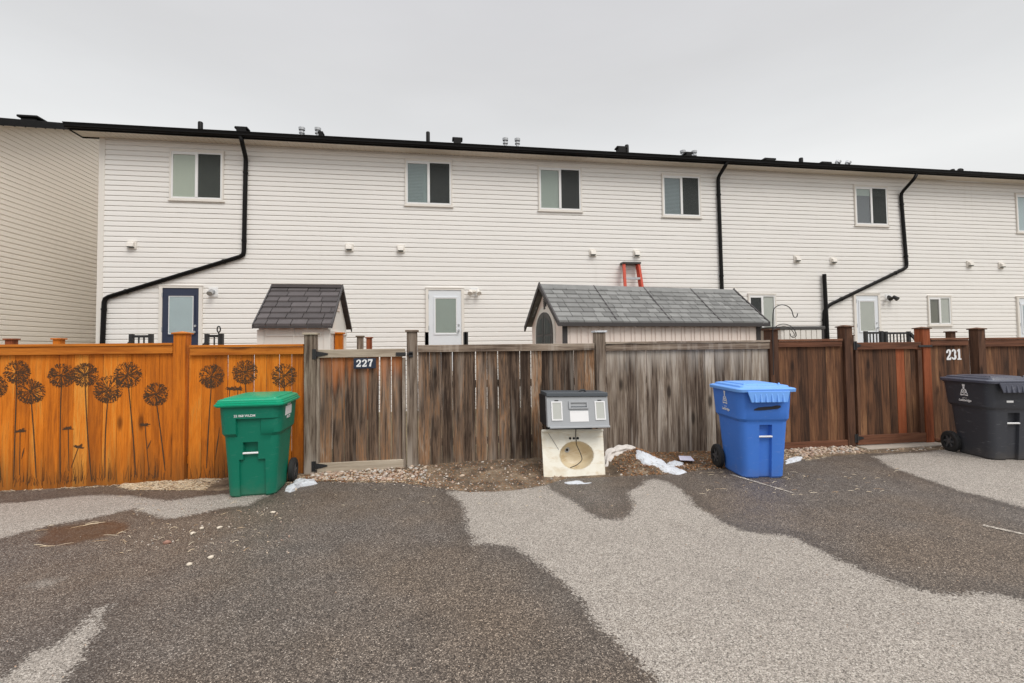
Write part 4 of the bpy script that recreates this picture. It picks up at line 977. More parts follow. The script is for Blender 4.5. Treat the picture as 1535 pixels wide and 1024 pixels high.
scatter(440, 660, 200, .006, .014, -.15, .6); scatter(900, 1070, 260, .006, .018); scatter(1270, 1440, 120, .006, .02); scatter(190, 340, 90, .006, .014, .2, 1); scatter(1060, 1180, 120, .008, .024)
scatter(640, 830, 500, .004, .011, -.15, 1); scatter(440, 1100, 500, .003, .008, -.25, .3); scatter(0, 440, 200, .003, .007, -.3, .4)
o = mb.build('gravel', 'pebble', smooth=True, angle=60); tag(o, 'loose tan and pink pebbles heaped along the fence foot', 'gravel', kind='stuff')
mb = MB()
for _ in range(1500):
    x = ru(-3.5, 9); y = ru(2, 5.6); s = ru(.002, .005); rock(mb, x, y, s * .3, s)
for _ in range(160):
    p = aZ(ru(200, 440), ru(755, 830)); s = ru(.003, .009); rock(mb, p.x, p.y, s * .3, s)
o = mb.build('grit', 'pebble', smooth=True, angle=60); tag(o, 'fine loose grit scattered on the asphalt', 'grit', kind='stuff')
for px, py, s, lab in [(284, 847, .026, 'pale oval stone on the asphalt, left of its near twin'), (317, 837, .028, 'pale oval stone on the asphalt, right of its near twin'), (251, 815, .028, 'pinkish brown stone on the asphalt below the puddle'), (290, 801, .024, 'cream stone in the line of small stones'),
                       (330, 792, .022, 'tan stone at the end of the line of small stones'), (410, 769, .024, 'grey and tan stone below the green cart'), (303, 793, .02, 'flat pale stone in the line of small stones'), (443, 735, .03, 'cream stone beside the snow by the green cart')]:
    p = aZ(px, py); mb = MB(); rock(mb, 0, 0, 0, s); mb.v = [v + Vector((p.x, p.y, s * .3)) for v in mb.v]
    mm = stone_mat('stone', [(0, srgb(208, 196, 178)), (1, srgb(208, 196, 178))] if 'pink' not in lab else [(0, srgb(150, 112, 96)), (1, srgb(150, 112, 96))])
    o = mb.build('stone', mm, smooth=True, angle=60); tag(o, lab, 'stone', 'loose stones on the asphalt')
# straw and leaves
M['straw'] = stone_mat('straw', [(0, srgb(150, 116, 80)), (.35, srgb(206, 184, 150)), (.7, srgb(226, 212, 186)), (1, srgb(112, 84, 58))]); M['leaf'] = stone_mat('leaf', [(0, srgb(92, 58, 34)), (.4, srgb(140, 90, 50)), (.7, srgb(176, 130, 84)), (1, srgb(110, 84, 56))])
def straws(mb, n, gen, L0=.02, L1=.08, w=.003):
    for _ in range(n):
        x, y, z = gen(); a = random.gauss(0, .5) + (0 if rnd() < .7 else 1.5); L = ru(L0, L1); dx, dy = math.cos(a) * L / 2, math.sin(a) * L / 2; nx_, ny_ = -dy / L * 2 * w / 2, dx / L * 2 * w / 2; h = ru(0, .01)
        mb.add([(x - dx - nx_, y - dy - ny_, z), (x - dx + nx_, y - dy + ny_, z + .001), (x + nx_, y + ny_, z + h + .002), (x - nx_, y - ny_, z + h), (x + dx - nx_, y + dy - ny_, z + .001), (x + dx + nx_, y + dy + ny_, z + .002)], [(0, 3, 2, 1), (3, 4, 5, 2)])
def gm(p0, p1, t0=0., t1=1.):
    def g():
        x = X_(ru(p0, p1), 700); e = interp(EX, x); y = e + (YF - .03 - e) * ru(t0, t1); return x, y, mound(x, y) + .004
    return g
mb = MB(); straws(mb, 1300, gm(190, 335, .0, 1.), .02, .09, .0035); straws(mb, 120, gm(-150, 190, .1, 1.)); straws(mb, 260, gm(445, 640, 0, .9)); straws(mb, 420, gm(1090, 1200, -.1, .9)); straws(mb, 160, gm(1200, 1400, 0, .9))
def gp(x0, x1, y0, y1):
    return lambda: (lambda p: (p.x, p.y, .005))(aZ(ru(x0, x1), ru(y0, y1)))
straws(mb, 18, gp(50, 200, 783, 822), .04, .14, .003); straws(mb, 90, gp(1050, 1350, 700, 745), .02, .09); straws(mb, 50, gp(180, 450, 740, 830), .02, .07); straws(mb, 60, gp(440, 1000, 722, 760), .01, .04)
o = mb.build('straw', 'straw'); tag(o, 'bits of pale straw blown along the fence and puddle', 'straw', kind='stuff')
mb = MB(); straws(mb, 1600, gm(900, 1075, .0, 1.), .01, .04, .010); straws(mb, 500, gm(455, 640, .0, .8), .01, .035, .009); straws(mb, 700, gm(640, 830), .008, .025, .007); straws(mb, 250, gm(1075, 1180), .01, .03, .008)
o = mb.build('leaf_litter', 'leaf'); tag(o, 'brown leaf litter and mulch along the fence foot', 'leaf litter', kind='stuff')

# snow patches
def patch(name, px, h, mat, label, cat, group=None, amp=.35, fold=0., onground=False):
    P = [aZ(x, y, .0) for x, y in px]
    P = [(p.x, min(p.y, YF - .02)) for p in P]
    # densify
    D = []
    for i, p in enumerate(P):
        q_ = P[(i + 1) % len(P)]
        for k in range(5): D.append((p[0] + (q_[0] - p[0]) * k / 5, p[1] + (q_[1] - p[1]) * k / 5))
    cx = sum(p[0] for p in D) / len(D); cy = sum(p[1] for p in D) / len(D); vs = []; RN = 12
    for r_ in range(RN):
        t = 1 - r_ / RN
        for (x, y) in D:
            X = cx + (x - cx) * t; Y = cy + (y - cy) * t; j = .045 * noise.noise(Vector((X * 11, Y * 11, 3))) + .02 * noise.noise(Vector((X * 35, Y * 35, 3)))
            X += j; Y += j * .6; zb = 0 if onground else mound(X, Y)
            hh = h * math.sqrt(max(0, 1 - t ** 3)) * (1 + amp * noise.noise(Vector((X * 9, Y * 9, 1))) + amp * .6 * noise.noise(Vector((X * 30, Y * 30, 1))))
            if fold: hh += fold * abs(noise.noise(Vector((X * 22, Y * 6, 7)))) * (1 - t ** 4)
            vs.append((X, Y, max(zb, 0) + (hh if r_ else -.006)))
    vs.append((cx, cy, (0 if onground else mound(cx, cy)) + h)); n_ = len(D); fs = [(r_ * n_ + i, r_ * n_ + (i + 1) % n_, (r_ + 1) * n_ + (i + 1) % n_, (r_ + 1) * n_ + i) for r_ in range(RN - 1) for i in range(n_)]
    fs += [((RN - 1) * n_ + i, (RN - 1) * n_ + (i + 1) % n_, RN * n_) for i in range(n_)]
    mb = MB(); mb.v = [Vector(v) for v in vs]; mb.f = fs; o = mb.build(name, mat, smooth=True, angle=60); return tag(o, label, cat, group)
patch('snow_patch', [(428, 736), (440, 726), (452, 722), (470, 722), (478, 725), (466, 728), (452, 730), (438, 738)], .05, 'snow', 'white snow lump against the wheel of the green cart', 'snow', 'leftover snow patches')
patch('snow_patch', [(952, 696), (968, 697), (985, 699), (1005, 700), (1022, 706), (1032, 708), (1020, 712), (1000, 710), (985, 707), (965, 706), (955, 702)], .03, 'snow', 'long white snow patch on the dirt beside the sink', 'snow', 'leftover snow patches')
patch('snow_patch', [(1000, 699), (1012, 696), (1026, 698), (1024, 702), (1008, 702)], .025, 'snow', 'small white snow clump between the long snow patch and the lilac sheet', 'snow', 'leftover snow patches')
patch('snow_patch', [(1176, 692), (1186, 688), (1196, 686), (1204, 687), (1200, 691), (1188, 694), (1178, 696)], .02, 'snow', 'small snow patch on the gravel right of the blue cart', 'snow', 'leftover snow patches')
patch('snow_patch', [(846, 723), (862, 721), (876, 723), (888, 724), (874, 726), (852, 727)], .012, 'snow', 'thin sliver of snow on the wet asphalt below the sink', 'snow', 'leftover snow patches', onground=True)
mb = MB()
a = aZ(1020, 693, .045); b = aZ(1044, 692, .05); mb.hexa([(a.x, a.y, .07), (b.x - .03, a.y - .04, .062), (b.x, a.y + .1, .085), (a.x + .05, a.y + .13, .09), (a.x, a.y, .074), (b.x - .03, a.y - .04, .066), (b.x, a.y + .1, .089), (a.x + .05, a.y + .13, .094)])
tag(mb.build('paper_sheet', 'paper'), 'flat pale lilac sheet lying on the litter right of the snow', 'paper')
# crumpled white cloth arch over the pile
pts = [aY(x, y, Y) for x, y, Y in [(912, 716, 5.42), (911, 704, 5.5), (912, 690, 5.6), (916, 681, 5.68), (926, 677, 5.74), (938, 675, 5.78), (949, 676, 5.78), (953, 686, 5.72), (956, 695, 5.6)]]
Q = []
for i in range(len(pts) - 1):
    for k in range(6): Q.append(pts[i].lerp(pts[i + 1], k / 6))
vs = []; n_ = 18
for i, p in enumerate(Q):
    d = (Q[min(i + 1, len(Q) - 1)] - Q[max(i - 1, 0)]).normalized(); s_ = d.cross(Vector((0, -1, .4))).normalized(); u = s_.cross(d); r_ = .042 * (.7 + .5 * math.sin(i / len(Q) * 3.14))
    for k in range(n_):
        a_ = 6.2832 * k / n_; rr = r_ * (1 + .38 * math.sin(k * 2.1 + i * .12) + .5 * noise.noise(Vector((k * .9, i * .25, 2))))
        vs.append(p + s_ * math.cos(a_) * rr * 1.1 + u * math.sin(a_) * rr * .7)
mb = MB(); mb.v = vs; mb.f = [(i * n_ + k, i * n_ + (k + 1) % n_, (i + 1) * n_ + (k + 1) % n_, (i + 1) * n_ + k) for i in range(len(Q) - 1) for k in range(n_)] + [tuple(range(n_)), tuple((len(Q) - 1) * n_ + k for k in range(n_))]
tag(mb.build('crumpled_cloth', 'dirtysnow', smooth=True, angle=70), 'crumpled dirty white cloth arched over the leaf pile beside the sink', 'cloth')

# ================================================================ SINK TOP
def marble(k=1.):
    n = NT('cultured_marble'); v = n.coord(); f = n.noise(v, 4, 5, .6, 1.2); g = n.noise(n.map(v, (2, 2, 7)), 3, 5, .6, .8)
    c = n.mix(n.sm(f, .4, .7), srgb(230, 226, 212), srgb(216, 207, 186)); c = n.mix(n.math('MULTIPLY', n.sm(g, .5, .75), .5), c, srgb(190, 160, 112)); 
    if k < 1: c = n.mix(1., c, (.90, .81, .67), 'MULTIPLY')  # basin tint: tan stain tone plus bowl shading put into the colour
    n.col(c); n.rough(.35); return n.m
M['marble'] = marble(); M['marble_tan_shade'] = marble(.8)
BL = aZ(816, 717.5); BR = aZ(908, 712.5); TL = aY(812, 645, BL.y + .17); TR = aY(904, 644, BR.y + .17)
sk = thing('sink_top', tuple((BL + BR) / 2), 'cream marbled vanity sink top with oval basin leaning on the fence', 'sink')
nrm = (BR - BL).cross(TL - BL).normalized()
if nrm.y > 0: nrm = -nrm   # towards camera
W_, H_ = (BR - BL).length, (TL - BL).length
def sp_(u, v, d=0): return BL.lerp(BR, u).lerp(TL.lerp(TR, u), v) + nrm * d
NU, NV = 90, 74; vs = []
uc, vc, ru_, rv_ = .55, .45, .275, .30
def bowl(u, v):
    e = math.hypot((u - uc) / ru_, (v - vc) / rv_)
    if e >= 1: return 0.
    return -.16 * (1 - e ** 3.6) ** .6
for j in range(NV + 1):
    for i in range(NU + 1): vs.append(sp_(i / NU, j / NV, bowl(i / NU, j / NV)))
nn_ = len(vs)
inb = lambda i, j: math.hypot(((i + .5) / NU - uc) / ru_, ((j + .5) / NV - vc) / rv_) < 1.0
quad = lambda i, j: (j * (NU + 1) + i, j * (NU + 1) + i + 1, (j + 1) * (NU + 1) + i + 1, (j + 1) * (NU + 1) + i)
fs = [quad(i, j) for j in range(NV) for i in range(NU) if not inb(i, j)]
bm_ = MB(); bm_.add(vs, [quad(i, j) for j in range(NV) for i in range(NU) if inb(i, j)]); bm_.build('basin', 'marble_tan_shade', sk, smooth=True, angle=60)
mb = MB(); mb.add(vs, fs); 
for (a_, b_, c_, d_) in ((0, 1, 0, 0), (0, 1, 1, 1)):  # side skirts
    pass
def skirt(p, q): mb.add([p, q, q - nrm * .022, p - nrm * .022], [(0, 1, 2, 3)])
skirt(sp_(0, 0), sp_(1, 0)); skirt(sp_(0, 1), sp_(1, 1)); skirt(sp_(0, 0), sp_(0, 1)); skirt(sp_(1, 0), sp_(1, 1))
mb.build('basin_slab', 'marble', sk, smooth=True, angle=50)
mb = MB().hexa([sp_(-.0, .965, .0015), sp_(1., .965, .0015), sp_(1., .965, -.0), sp_(0, .965, -.0), sp_(0, 1.03, .0015), sp_(1, 1.03, .0015), sp_(1, 1.03, -.02), sp_(0, 1.03, -.02)])
mb = MB().hexa([sp_(0, .955, .028), sp_(1, .955, .028), sp_(1, .955, .001), sp_(0, .955, .001), sp_(0, 1.01, .028), sp_(1, 1.01, .028), sp_(1, 1.01, .001), sp_(0, 1.01, .001)])
mb.build('front_lip', 'marble', sk, bevel=.006)
for u in (.455, .515, .58):
    c = sp_(u, .815, .0025); MB().tube([c, c + nrm * .0015], .015, 16).build('tap_hole', 'rubber', sk)
c = sp_(.44, .60, 0) + nrm * (bowl(.44, .60) + .003)
mb = MB(); ax = (nrm + Vector((0, 0, -.35))).normalized(); mb.tube([c, c + ax * .008], [.036, .032], 20); dr_ = mb.build('drain', 'galv', sk, smooth=True)
MB().tube([c + ax * .0082, c + ax * .0095], .017, 14).build('drain_hole', 'rubber', dr_)
MB().tube([sp_(.11, .93, .003), sp_(.26, .58, .003)], .0022, 6).build('scratch', 'decalgrey', sk)
# cord
cd = [sp_(.545, 1.02, .04), sp_(.545, .86, .012), sp_(.55, .78, .01), sp_(.56, .68, -.015), sp_(.62, .5, -.03), sp_(.64, .36, -.03), sp_(.58, .27, -.05), sp_(.50, .22, -.06), sp_(.44, .20, -.04)]
Q = []
for i in range(len(cd) - 1):
    a, b, c, d = cd[max(i - 1, 0)], cd[i], cd[i + 1], cd[min(i + 2, len(cd) - 1)]
    for k in range(6):
        u = k / 6; Q.append(.5 * ((2 * b) + (c - a) * u + (2 * a - 5 * b + 4 * c - d) * u * u + (3 * b - a - 3 * c + d) * u ** 3))
tag(MB().tube(Q, .0045, 8).build('power_cord', 'rubber', smooth=True), 'thin black cord hanging from the tool box over the sink basin', 'cord')
# ================================================================ TOOL BOX
cm('tb_grey', 162, 165, 168, .5); cm('tb_lid', 66, 72, 78, .5); cm('tb_dark', 34, 36, 40, .5); cm('tb_clear', 186, 188, 182, .25)
YT = BL.y - .02
a = aY(819.5, 594.5, YT + .06); b = aY(911, 594, YT + .06); c = aY(914.5, 639, YT); d = aY(821.5, 641, YT)
tb = thing('tool_box', ((a.x + b.x) / 2, YT, d.z), 'grey and black plastic tool box resting on top of the sink slab', 'tool box')
bk = Vector((0, .42, 0))
mb = MB().hexa([d, c, c + bk, d + bk, a, b, b + bk, a + bk]); mb.v = [v for v in mb.v]
# dark body behind a thinner grey front
t_ = Vector((0, .07, 0))
MB().hexa([d + t_, c + t_, c + bk + Vector((-.02, 0, 0)), d + bk, a + t_, b + t_, b + bk, a + bk]).build('body', 'tb_dark', tb, bevel=.01)
fr = MB().hexa([d, c, c + t_ * .98, d + t_ * .98, a, b, b + t_ * .98, a + t_ * .98]).build('front_cover', 'tb_grey', tb, bevel=.008)
fo = Vector((0, -.0, 0))
def fp(u, v, dd=0.):  # on the front face
    p = d.lerp(c, u).lerp(a.lerp(b, u), v); return p + Vector((0, -dd, 0))
def plate(name, mat, u0, u1, v0, v1, d0, d1, parent, bev=.003):
    return MB().hexa([fp(u0, v0, d1), fp(u1, v0, d1), fp(u1, v0, d0), fp(u0, v0, d0), fp(u0, v1, d1), fp(u1, v1, d1), fp(u1, v1, d0), fp(u0, v1, d0)]).build(name, mat, parent, bevel=bev)
plate('lid_edge', 'tb_lid', -.005, 1.0, 1.002, 1.13, -.30, .02, tb, .006); plate('base_lip', 'tb_grey', .03, 1.0, -.03, .03, .001, .02, fr)
for u0, u1 in ((.07, .245), (.775, .945)):
    mb = MB()
    for (p, q, r_, s_) in ((u0, u1, .80, .84), (u0, u1, .22, .26), (u0, u0 + .02, .26, .80), (u1 - .02, u1, .26, .80)):
        mb.hexa([fp(p, r_, .009), fp(q, r_, .009), fp(q, r_, .001), fp(p, r_, .001), fp(p, s_, .009), fp(q, s_, .009), fp(q, s_, .001), fp(p, s_, .001)])
    w = mb.build('compartment_frame', 'decal', fr); plate('clear_cover', 'tb_clear', u0 + .021, u1 - .021, .262, .798, .001, .005, w, 0)
    plate('clip', 'tb_dark', (u0 + u1) / 2 - .03, (u0 + u1) / 2 + .03, .85, .88, .001, .006, fr, 0)
mb = MB()
for (p, q, r_, s_) in ((.35, .67, .80, .84), (.35, .67, .60, .64), (.35, .38, .64, .80), (.64, .67, .64, .80)):
    mb.hexa([fp(p, r_, .016), fp(q, r_, .016), fp(q, r_, .001), fp(p, r_, .001), fp(p, s_, .016), fp(q, s_, .016), fp(q, s_, .001), fp(p, s_, .001)])
mb.build('handle', 'tb_grey', fr); plate('handle_recess', 'tb_lid', .381, .639, .642, .67, .001, .004, fr, 0)
plate('paper_label', 'decal', .365, .665, .17, .52, .001, .0035, fr, 0)
MB().tube([fp(.58, 1.13, -.1), fp(.61, 1.19, -.1), fp(.66, 1.19, -.1), fp(.69, 1.13, -.1)], .012, 8).build('carry_handle', 'tb_dark', tb, smooth=True)
zc = min(c.z, d.z) - .004
MB().box(d.x + .08, c.x - .1, YT + .34, YT + .45, .0, zc).build('base', 'tb_dark', tb, bevel=.01)  # added unseen support behind the slab, holds the box up


# ================================================================ CARTS
def cart(name, loc, rz, body, lid, label, style):
    t = thing(name, loc, label, 'wheeled bin', rz=rz, group='wheeled bins along the fence')
    if style == 'A': t.scale = (.96, .96, .96)
    def prof(z):
        k = z / 1.0; hw = .235 + .055 * k; yf = 0 - .075 * k; yb = .50 + .09 * k
        return hw, yf, yb
    zc = .67 if style == 'A' else .655
    def col(z): return max(0., min(1., (z - (zc - .02)) / .035))
    def fdep(x, z):
        ax = abs(x)
        if style == 'A':
            o = 0.
            if col(z) > 0:
                o = -.032 * col(z)
                if x > -.13 and x < .10 and z < .84: o = 0
                if x >= .10 and z < .84: o = -.032 * col(z) * min(1, .35 + (x - .10) * 2.)
            if -.075 < x < .065 and .455 < z < .585: o += .055
            elif -.115 < x < .135 and z < .40: o += .028
            elif -.075 < x < .065 and z < .455: o += .028 * (1 if z < .455 else 0)
            return o
        o = -.018 * col(z)
        if -.06 < x < .075 and .46 < z < .60: o += .055
        elif -.06 < x < .075 and z <= .46: o += .03
        return o
    e = .004
    if style == 'A': xb = [-.13 - e, -.13 + e, -.115 - e, -.115 + e, -.075 - e, -.075 + e, 0, .065 - e, .065 + e, .10 - e, .10 + e, .135 - e, .135 + e]; zb = [.0, .02, .2, .40 - e, .40 + e, .455 - e, .455 + e, .5, .585 - e, .585 + e, zc - .02, zc - .008, zc + .003, zc + .016, .75, .84 - e, .84 + e, .9, .98, 1.0]
    else: xb = [-.13, -.06 - e, -.06 + e, 0, .075 - e, .075 + e, .13]; zb = [.0, .02, .2, .46 - e, .46 + e, .5, .56, .60 - e, .60 + e, zc - .02, zc - .008, zc + .003, zc + .016, .75, .9, .98, 1.0]
    rings = []
    for z in zb:
        hw, yf, yb = prof(z); c = col(z) * .022; hw += c; yb += c * 1.2; r = .075
        if z < .02: hw -= .012; yf += .012
        if z < .24: yb -= .0
        rg = []
        xl = [-(hw - r)] + [x for x in xb if abs(x) < .142] + [hw - r]
        for x in xl: rg.append((x, yf + fdep(x, z) - col(z) * 0, z))
        fo_ = fdep(.2, z)
        for k in range(1, 7): a_ = R(-90 + 90 * k / 6); rg.append((hw - r + r * math.cos(a_), yf + r + fo_ * (1 - k / 6) + r * math.sin(a_), z))
        for k in range(1, 5): rg.append((hw, yf + r + (yb - yf - 2 * r) * k / 5, z))
        for k in range(0, 7): a_ = R(90 * k / 6); rg.append((hw - r + r * math.cos(a_), yb - r + r * math.sin(a_), z))
        for k in range(0, 7): a_ = R(90 + 90 * k / 6); rg.append((-hw + r + r * math.cos(a_), yb - r + r * math.sin(a_), z))
        for k in range(1, 5): rg.append((-hw, yb - r - (yb - yf - 2 * r) * k / 5, z))
        fo_ = fdep(-.2, z)
        for k in range(0, 6): a_ = R(180 + 90 * k / 6); rg.append((-hw + r + r * math.cos(a_), yf + r + fo_ * (k / 6) + r * math.sin(a_), z))
        rings.append(rg)
    n = len(rings[0]); assert all(len(q) == n for q in rings)
    mb = MB(); vs = [p for rg in rings for p in rg]; fs = [(j * n + i, j * n + (i + 1) % n, (j + 1) * n + (i + 1) % n, (j + 1) * n + i) for j in range(len(rings) - 1) for i in range(n)]
    fs += [tuple(range(n)), tuple((len(rings) - 1) * n + i for i in range(n))]
    mb.add(vs, fs); B = mb.build('body', body, t, smooth=True, world=False, angle=28)
    # axle stubs, back lower
    mb = MB().tube([(-.29, .52, .135), (.29, .52, .135)], .012, 8); mb.build('axle', 'wheel', t, world=False)
    for s in (-1, 1):
        X = s * .285; pts = [(X - .032, .53, .135), (X - .028, .53, .135), (X + .028, .53, .135), (X + .032, .53, .135)]
        mb = MB(); m_ = 28
        prof_ = [(-.032, .085), (-.032, .124), (-.02, .142), (.02, .142), (.032, .124), (.032, .085)]
        vv = []
        for (dx, rr) in prof_:
            for k in range(m_): a_ = 6.28318 * k / m_; vv.append((X + dx, .53 + rr * math.cos(a_), .135 + rr * math.sin(a_)))
        mb.add(vv, [(q * m_ + k, q * m_ + (k + 1) % m_, ((q + 1) % 6) * m_ + (k + 1) % m_, ((q + 1) % 6) * m_ + k) for q in range(6) for k in range(m_)])
        w = mb.build('wheel', 'rubber', t, smooth=True, world=False, angle=30)
        mb = MB().tube([(X - .03, .53, .135), (X + .03, .53, .135)], .03, 16)
        for k in range(6):
            a_ = 6.28318 * k / 6; mb.bar((X, .53 + .02 * math.cos(a_), .135 + .02 * math.sin(a_)), (X, .53 + .088 * math.cos(a_), .135 + .088 * math.sin(a_)), .022, .05, up=(1, 0, 0))
        for dx in (-.012,): mb.tube([(X - .002, .53, .135), (X + .002, .53, .135)], .086, 24)
        mb.build('hub', 'wheel', w, world=False)
    # metal bar
    zbar = .47; hw, yf, yb = prof(zbar); cx_ = -.005 if style == 'A' else .0075
    MB().tube([(cx_ - .076, yf + .006, zbar), (cx_ + .076, yf + .006, zbar)], .011, 10).build('lift_bar', 'decal', t, world=False, smooth=True)
    # lid
    def rr_ring(hw, y0, y1, r, z, m=7):
        o = []
        for cx2, cy2, a0 in ((hw - r, y0 + r, -90), (hw - r, y1 - r, 0), (-hw + r, y1 - r, 90), (-hw + r, y0 + r, 180)):
            for k in range(m): a_ = R(a0 + 90 * k / (m - 1)); o.append((cx2 + r * math.cos(a_), cy2 + r * math.sin(a_), z))
        return o
    hw, yf, yb = prof(1.); hw += .03; y0, y1 = yf - .055, yb + .05
    if style == 'A':
        L = [(.012, 0, .972), (.012, 0, .985), (.024, -.012, .985), (.024, -.012, 1.0), (.012, 0, 1.004), (.012, 0, 1.018), (.004, .01, 1.022), (0, .012, 1.04), (-.02, .03, 1.05), (-.05, .05, 1.05), (-.055, .055, 1.062), (-.1, .12, 1.072), (-.16, .24, 1.076)]
    else:
        L = [(.012, 0, .975), (.014, -.004, 1.005), (.006, .004, 1.014), (-.02, .03, 1.02), (-.04, .05, 1.02), (-.05, .06, 1.04), (-.075, .09, 1.046), (-.12, .14, 1.046), (-.125, .15, 1.056), (-.16, .26, 1.062)]
    rg = []
    for dx, dy, z in L: rg.append(rr_ring(hw + dx, y0 + dy, y1 - dy * .8, .06 if dx > -.04 else .04, z))
    n = len(rg[0]); mb = MB(); mb.add([p for q in rg for p in q], [(j * n + i, j * n + (i + 1) % n, (j + 1) * n + (i + 1) % n, (j + 1) * n + i) for j in range(len(rg) - 1) for i in range(n)] + [tuple((len(rg) - 1) * n + i for i in range(n)), tuple(range(n))])
    if style == 'A':  # hinge blocks behind
        for s in (-1, 1): mb.box(s * .2 - .03, s * .2 + .03, y1 - .0, y1 + .05, .98, 1.03)
    lo = mb.build('lid', lid, t, smooth=True, world=False, angle=32)
    if style == 'B':
        mb = MB(); yk = y0 - .012; wt, wb_ = .235, .20; zt_, zb2 = .985, .865
        mb.hexa([(-wb_, yk - .012, zb2), (wb_, yk - .012, zb2), (wb_, yk + .004, zb2), (-wb_, yk + .004, zb2), (-wt, yk - .002, zt_), (wt, yk - .002, zt_), (wt, yk + .014, zt_), (-wt, yk + .014, zt_)])
        for k in range(6):
            x = -.155 + k * .062; mb.hexa([(x - .012, yk - .03, zb2 + .002), (x + .012, yk - .03, zb2 + .002), (x + .016, yk - .011, zb2 + .002), (x - .016, yk - .011, zb2 + .002), (x - .006, yk - .008, zt_ - .03), (x + .006, yk - .008, zt_ - .03), (x + .008, yk - .001, zt_ - .03), (x - .008, yk - .001, zt_ - .03)])
        mb.build('skirt', lid, lo, world=False, bevel=.004)
        mb = MB()
        for s in (-1, 1): mb.tube([(s * .2, y0 + .12, 1.03), (s * .2, y0 + .14, 1.055), (s * .2, y0 + .16, 1.03)], .012, 8); mb.box(s * .22 - .01, s * .22 + .01, y0 + .2, y1 - .1, 1.02, 1.036)
        mb.build('lid_rib', lid, lo, world=False, smooth=True)
    # handle bar at the back
    mb = MB().tube([(-.24, yb, .93), (-.24, y1 + .05, .985), (.24, y1 + .05, .985), (.24, yb, .93)], .016, 8); mb.build('handle', body, t, world=False, smooth=True)
    return t, prof
def face_mat(origin, xdir, zdir):  # text lies in local xy; map to plane
    x = Vector(xdir).normalized(); y = Vector(zdir).normalized(); z = x.cross(y)
    m = Matrix((x, y, z)).transposed().to_4x4(); return Matrix.Translation(origin) @ m
gc, pr = cart('waste_cart', (-1.92, 5.21, 0), R(3), 'cgreen', 'cgreenlid', 'green wheeled waste cart with white sticker beside the orange fence', 'A')
hw, yf, yb = pr(.87); tilt = Vector((0, -.075, 1))
text_mesh('22 068 WLDM', .034, 'lettering', 'decal', gc, face_mat((-.045, yf - .035, .875), (1, 0, 0), tilt), bold=.0008)
def sidepanel(root, s, y, z, w, h, mat, name, parent=None):
    hwz = lambda z: pr(z)[0] + .022
    x0 = s * (hwz(z - h / 2) + .002); x1 = s * (hwz(z + h / 2) + .002)
    return MB().hexa([(x0, y - w / 2, z - h / 2), (x0, y + w / 2, z - h / 2), (x0 - s * .0015, y + w / 2, z - h / 2), (x0 - s * .0015, y - w / 2, z - h / 2), (x1, y - w / 2, z + h / 2), (x1, y + w / 2, z + h / 2), (x1 - s * .0015, y + w / 2, z + h / 2), (x1 - s * .0015, y - w / 2, z + h / 2)]).build(name, mat, root, world=False)
s_ = sidepanel(gc, 1, .22, .89, .26, .10, 'decal', 'sticker')
text_mesh('GREEN', .05, 'lettering', 'decal', gc, face_mat((pr(.955)[0] + .0255, .22, .962), (0, 1, 0), (.055, 0, 1)), bold=.001)
text_mesh('WASTE', .045, 'lettering', 'decal', gc, face_mat((pr(.81)[0] + .0255, .22, .812), (0, 1, 0), (.055, 0, 1)), shear=.3, bold=.001)
def crest(root, side_y, z, mat='decal'):
    o = Vector((-(pr(z)[0] + .0245), side_y, z)); Mx = face_mat(o, (0, -1, 0), (-.055, 0, 1))
    mb = MB(Mx); k = .0
    def pl_(pts, t=.0008):
        n_ = len(pts); nonlocal_k[0] += .00025
        mb.add([(x, y, nonlocal_k[0]) for x, y in pts], [tuple(range(n_))])
    nonlocal_k = [0.]
    pl_([(-.018, .075), (.018, .075), (.022, .10), (-.022, .10)]); pl_([(-.012, .045), (.012, .045), (.016, .072), (-.016, .072)])
    def rg(r0, r1, cx=0, cy=.01, a0=0, a1=360, m_=20):
        nonlocal_k[0] += .00025; v = []
        for i in range(m_ + 1):
            a_ = R(a0 + (a1 - a0) * i / m_); v += [(cx + r0 * math.cos(a_), cy + r0 * math.sin(a_), nonlocal_k[0]), (cx + r1 * math.cos(a_), cy + r1 * math.sin(a_), nonlocal_k[0])]
        mb.add(v, [(2 * i, 2 * i + 1, 2 * i + 3, 2 * i + 2) for i in range(m_)])
    rg(.022, .034); rg(.0, .012)
    pl_([(-.034, .03), (-.026, .034), (-.04, -.03), (-.055, -.03)]); pl_([(.034, .03), (.026, .034), (.04, -.03), (.055, -.03)])
    pl_([(-.06, -.035), (.06, -.035), (.05, -.052), (0, -.045), (-.05, -.052)])
    mb.build('emblem', mat, root, world=False)
    text_mesh('CITY OF', .016, 'lettering', mat, root, face_mat(o + Vector((.004, 0, -.082)), (0, -1, 0), (-.055, 0, 1)))
    text_mesh('Lethbridge', .042, 'lettering', mat, root, face_mat(o + Vector((.006, 0, -.112)), (0, -1, 0), (-.055, 0, 1)), shear=.35, bold=.0012)
bc, pr = cart('recycling_cart', (3.59, 4.80, 0), R(-8), 'cblue', 'cbluelid', 'blue wheeled recycling cart with white crest beside the dark post', 'B')
crest(bc, .25, .86)
mb = MB(); ribbon(mb, [(-.14, .775), (-.09, .785), (-.02, .79), (.06, .795), (.12, .803), (.16, .81)], [.012, .034, .038, .034, .04, .02], pr(.79)[1] - .0225); mb.build('paint_smear', 'smear', bc, world=False)
kc, pr = cart('rubbish_cart', (7.13, 4.92, 0), R(-12), 'cgrey', 'cgreylid', 'charcoal wheeled rubbish cart with white crest at the right edge', 'B')
crest(kc, .27, .84)
MB().box(-.10, -.02, pr(.74)[1] - .0225, pr(.74)[1] - .019, .735, .76).build('tag_plate', 'decal', kc, world=False)

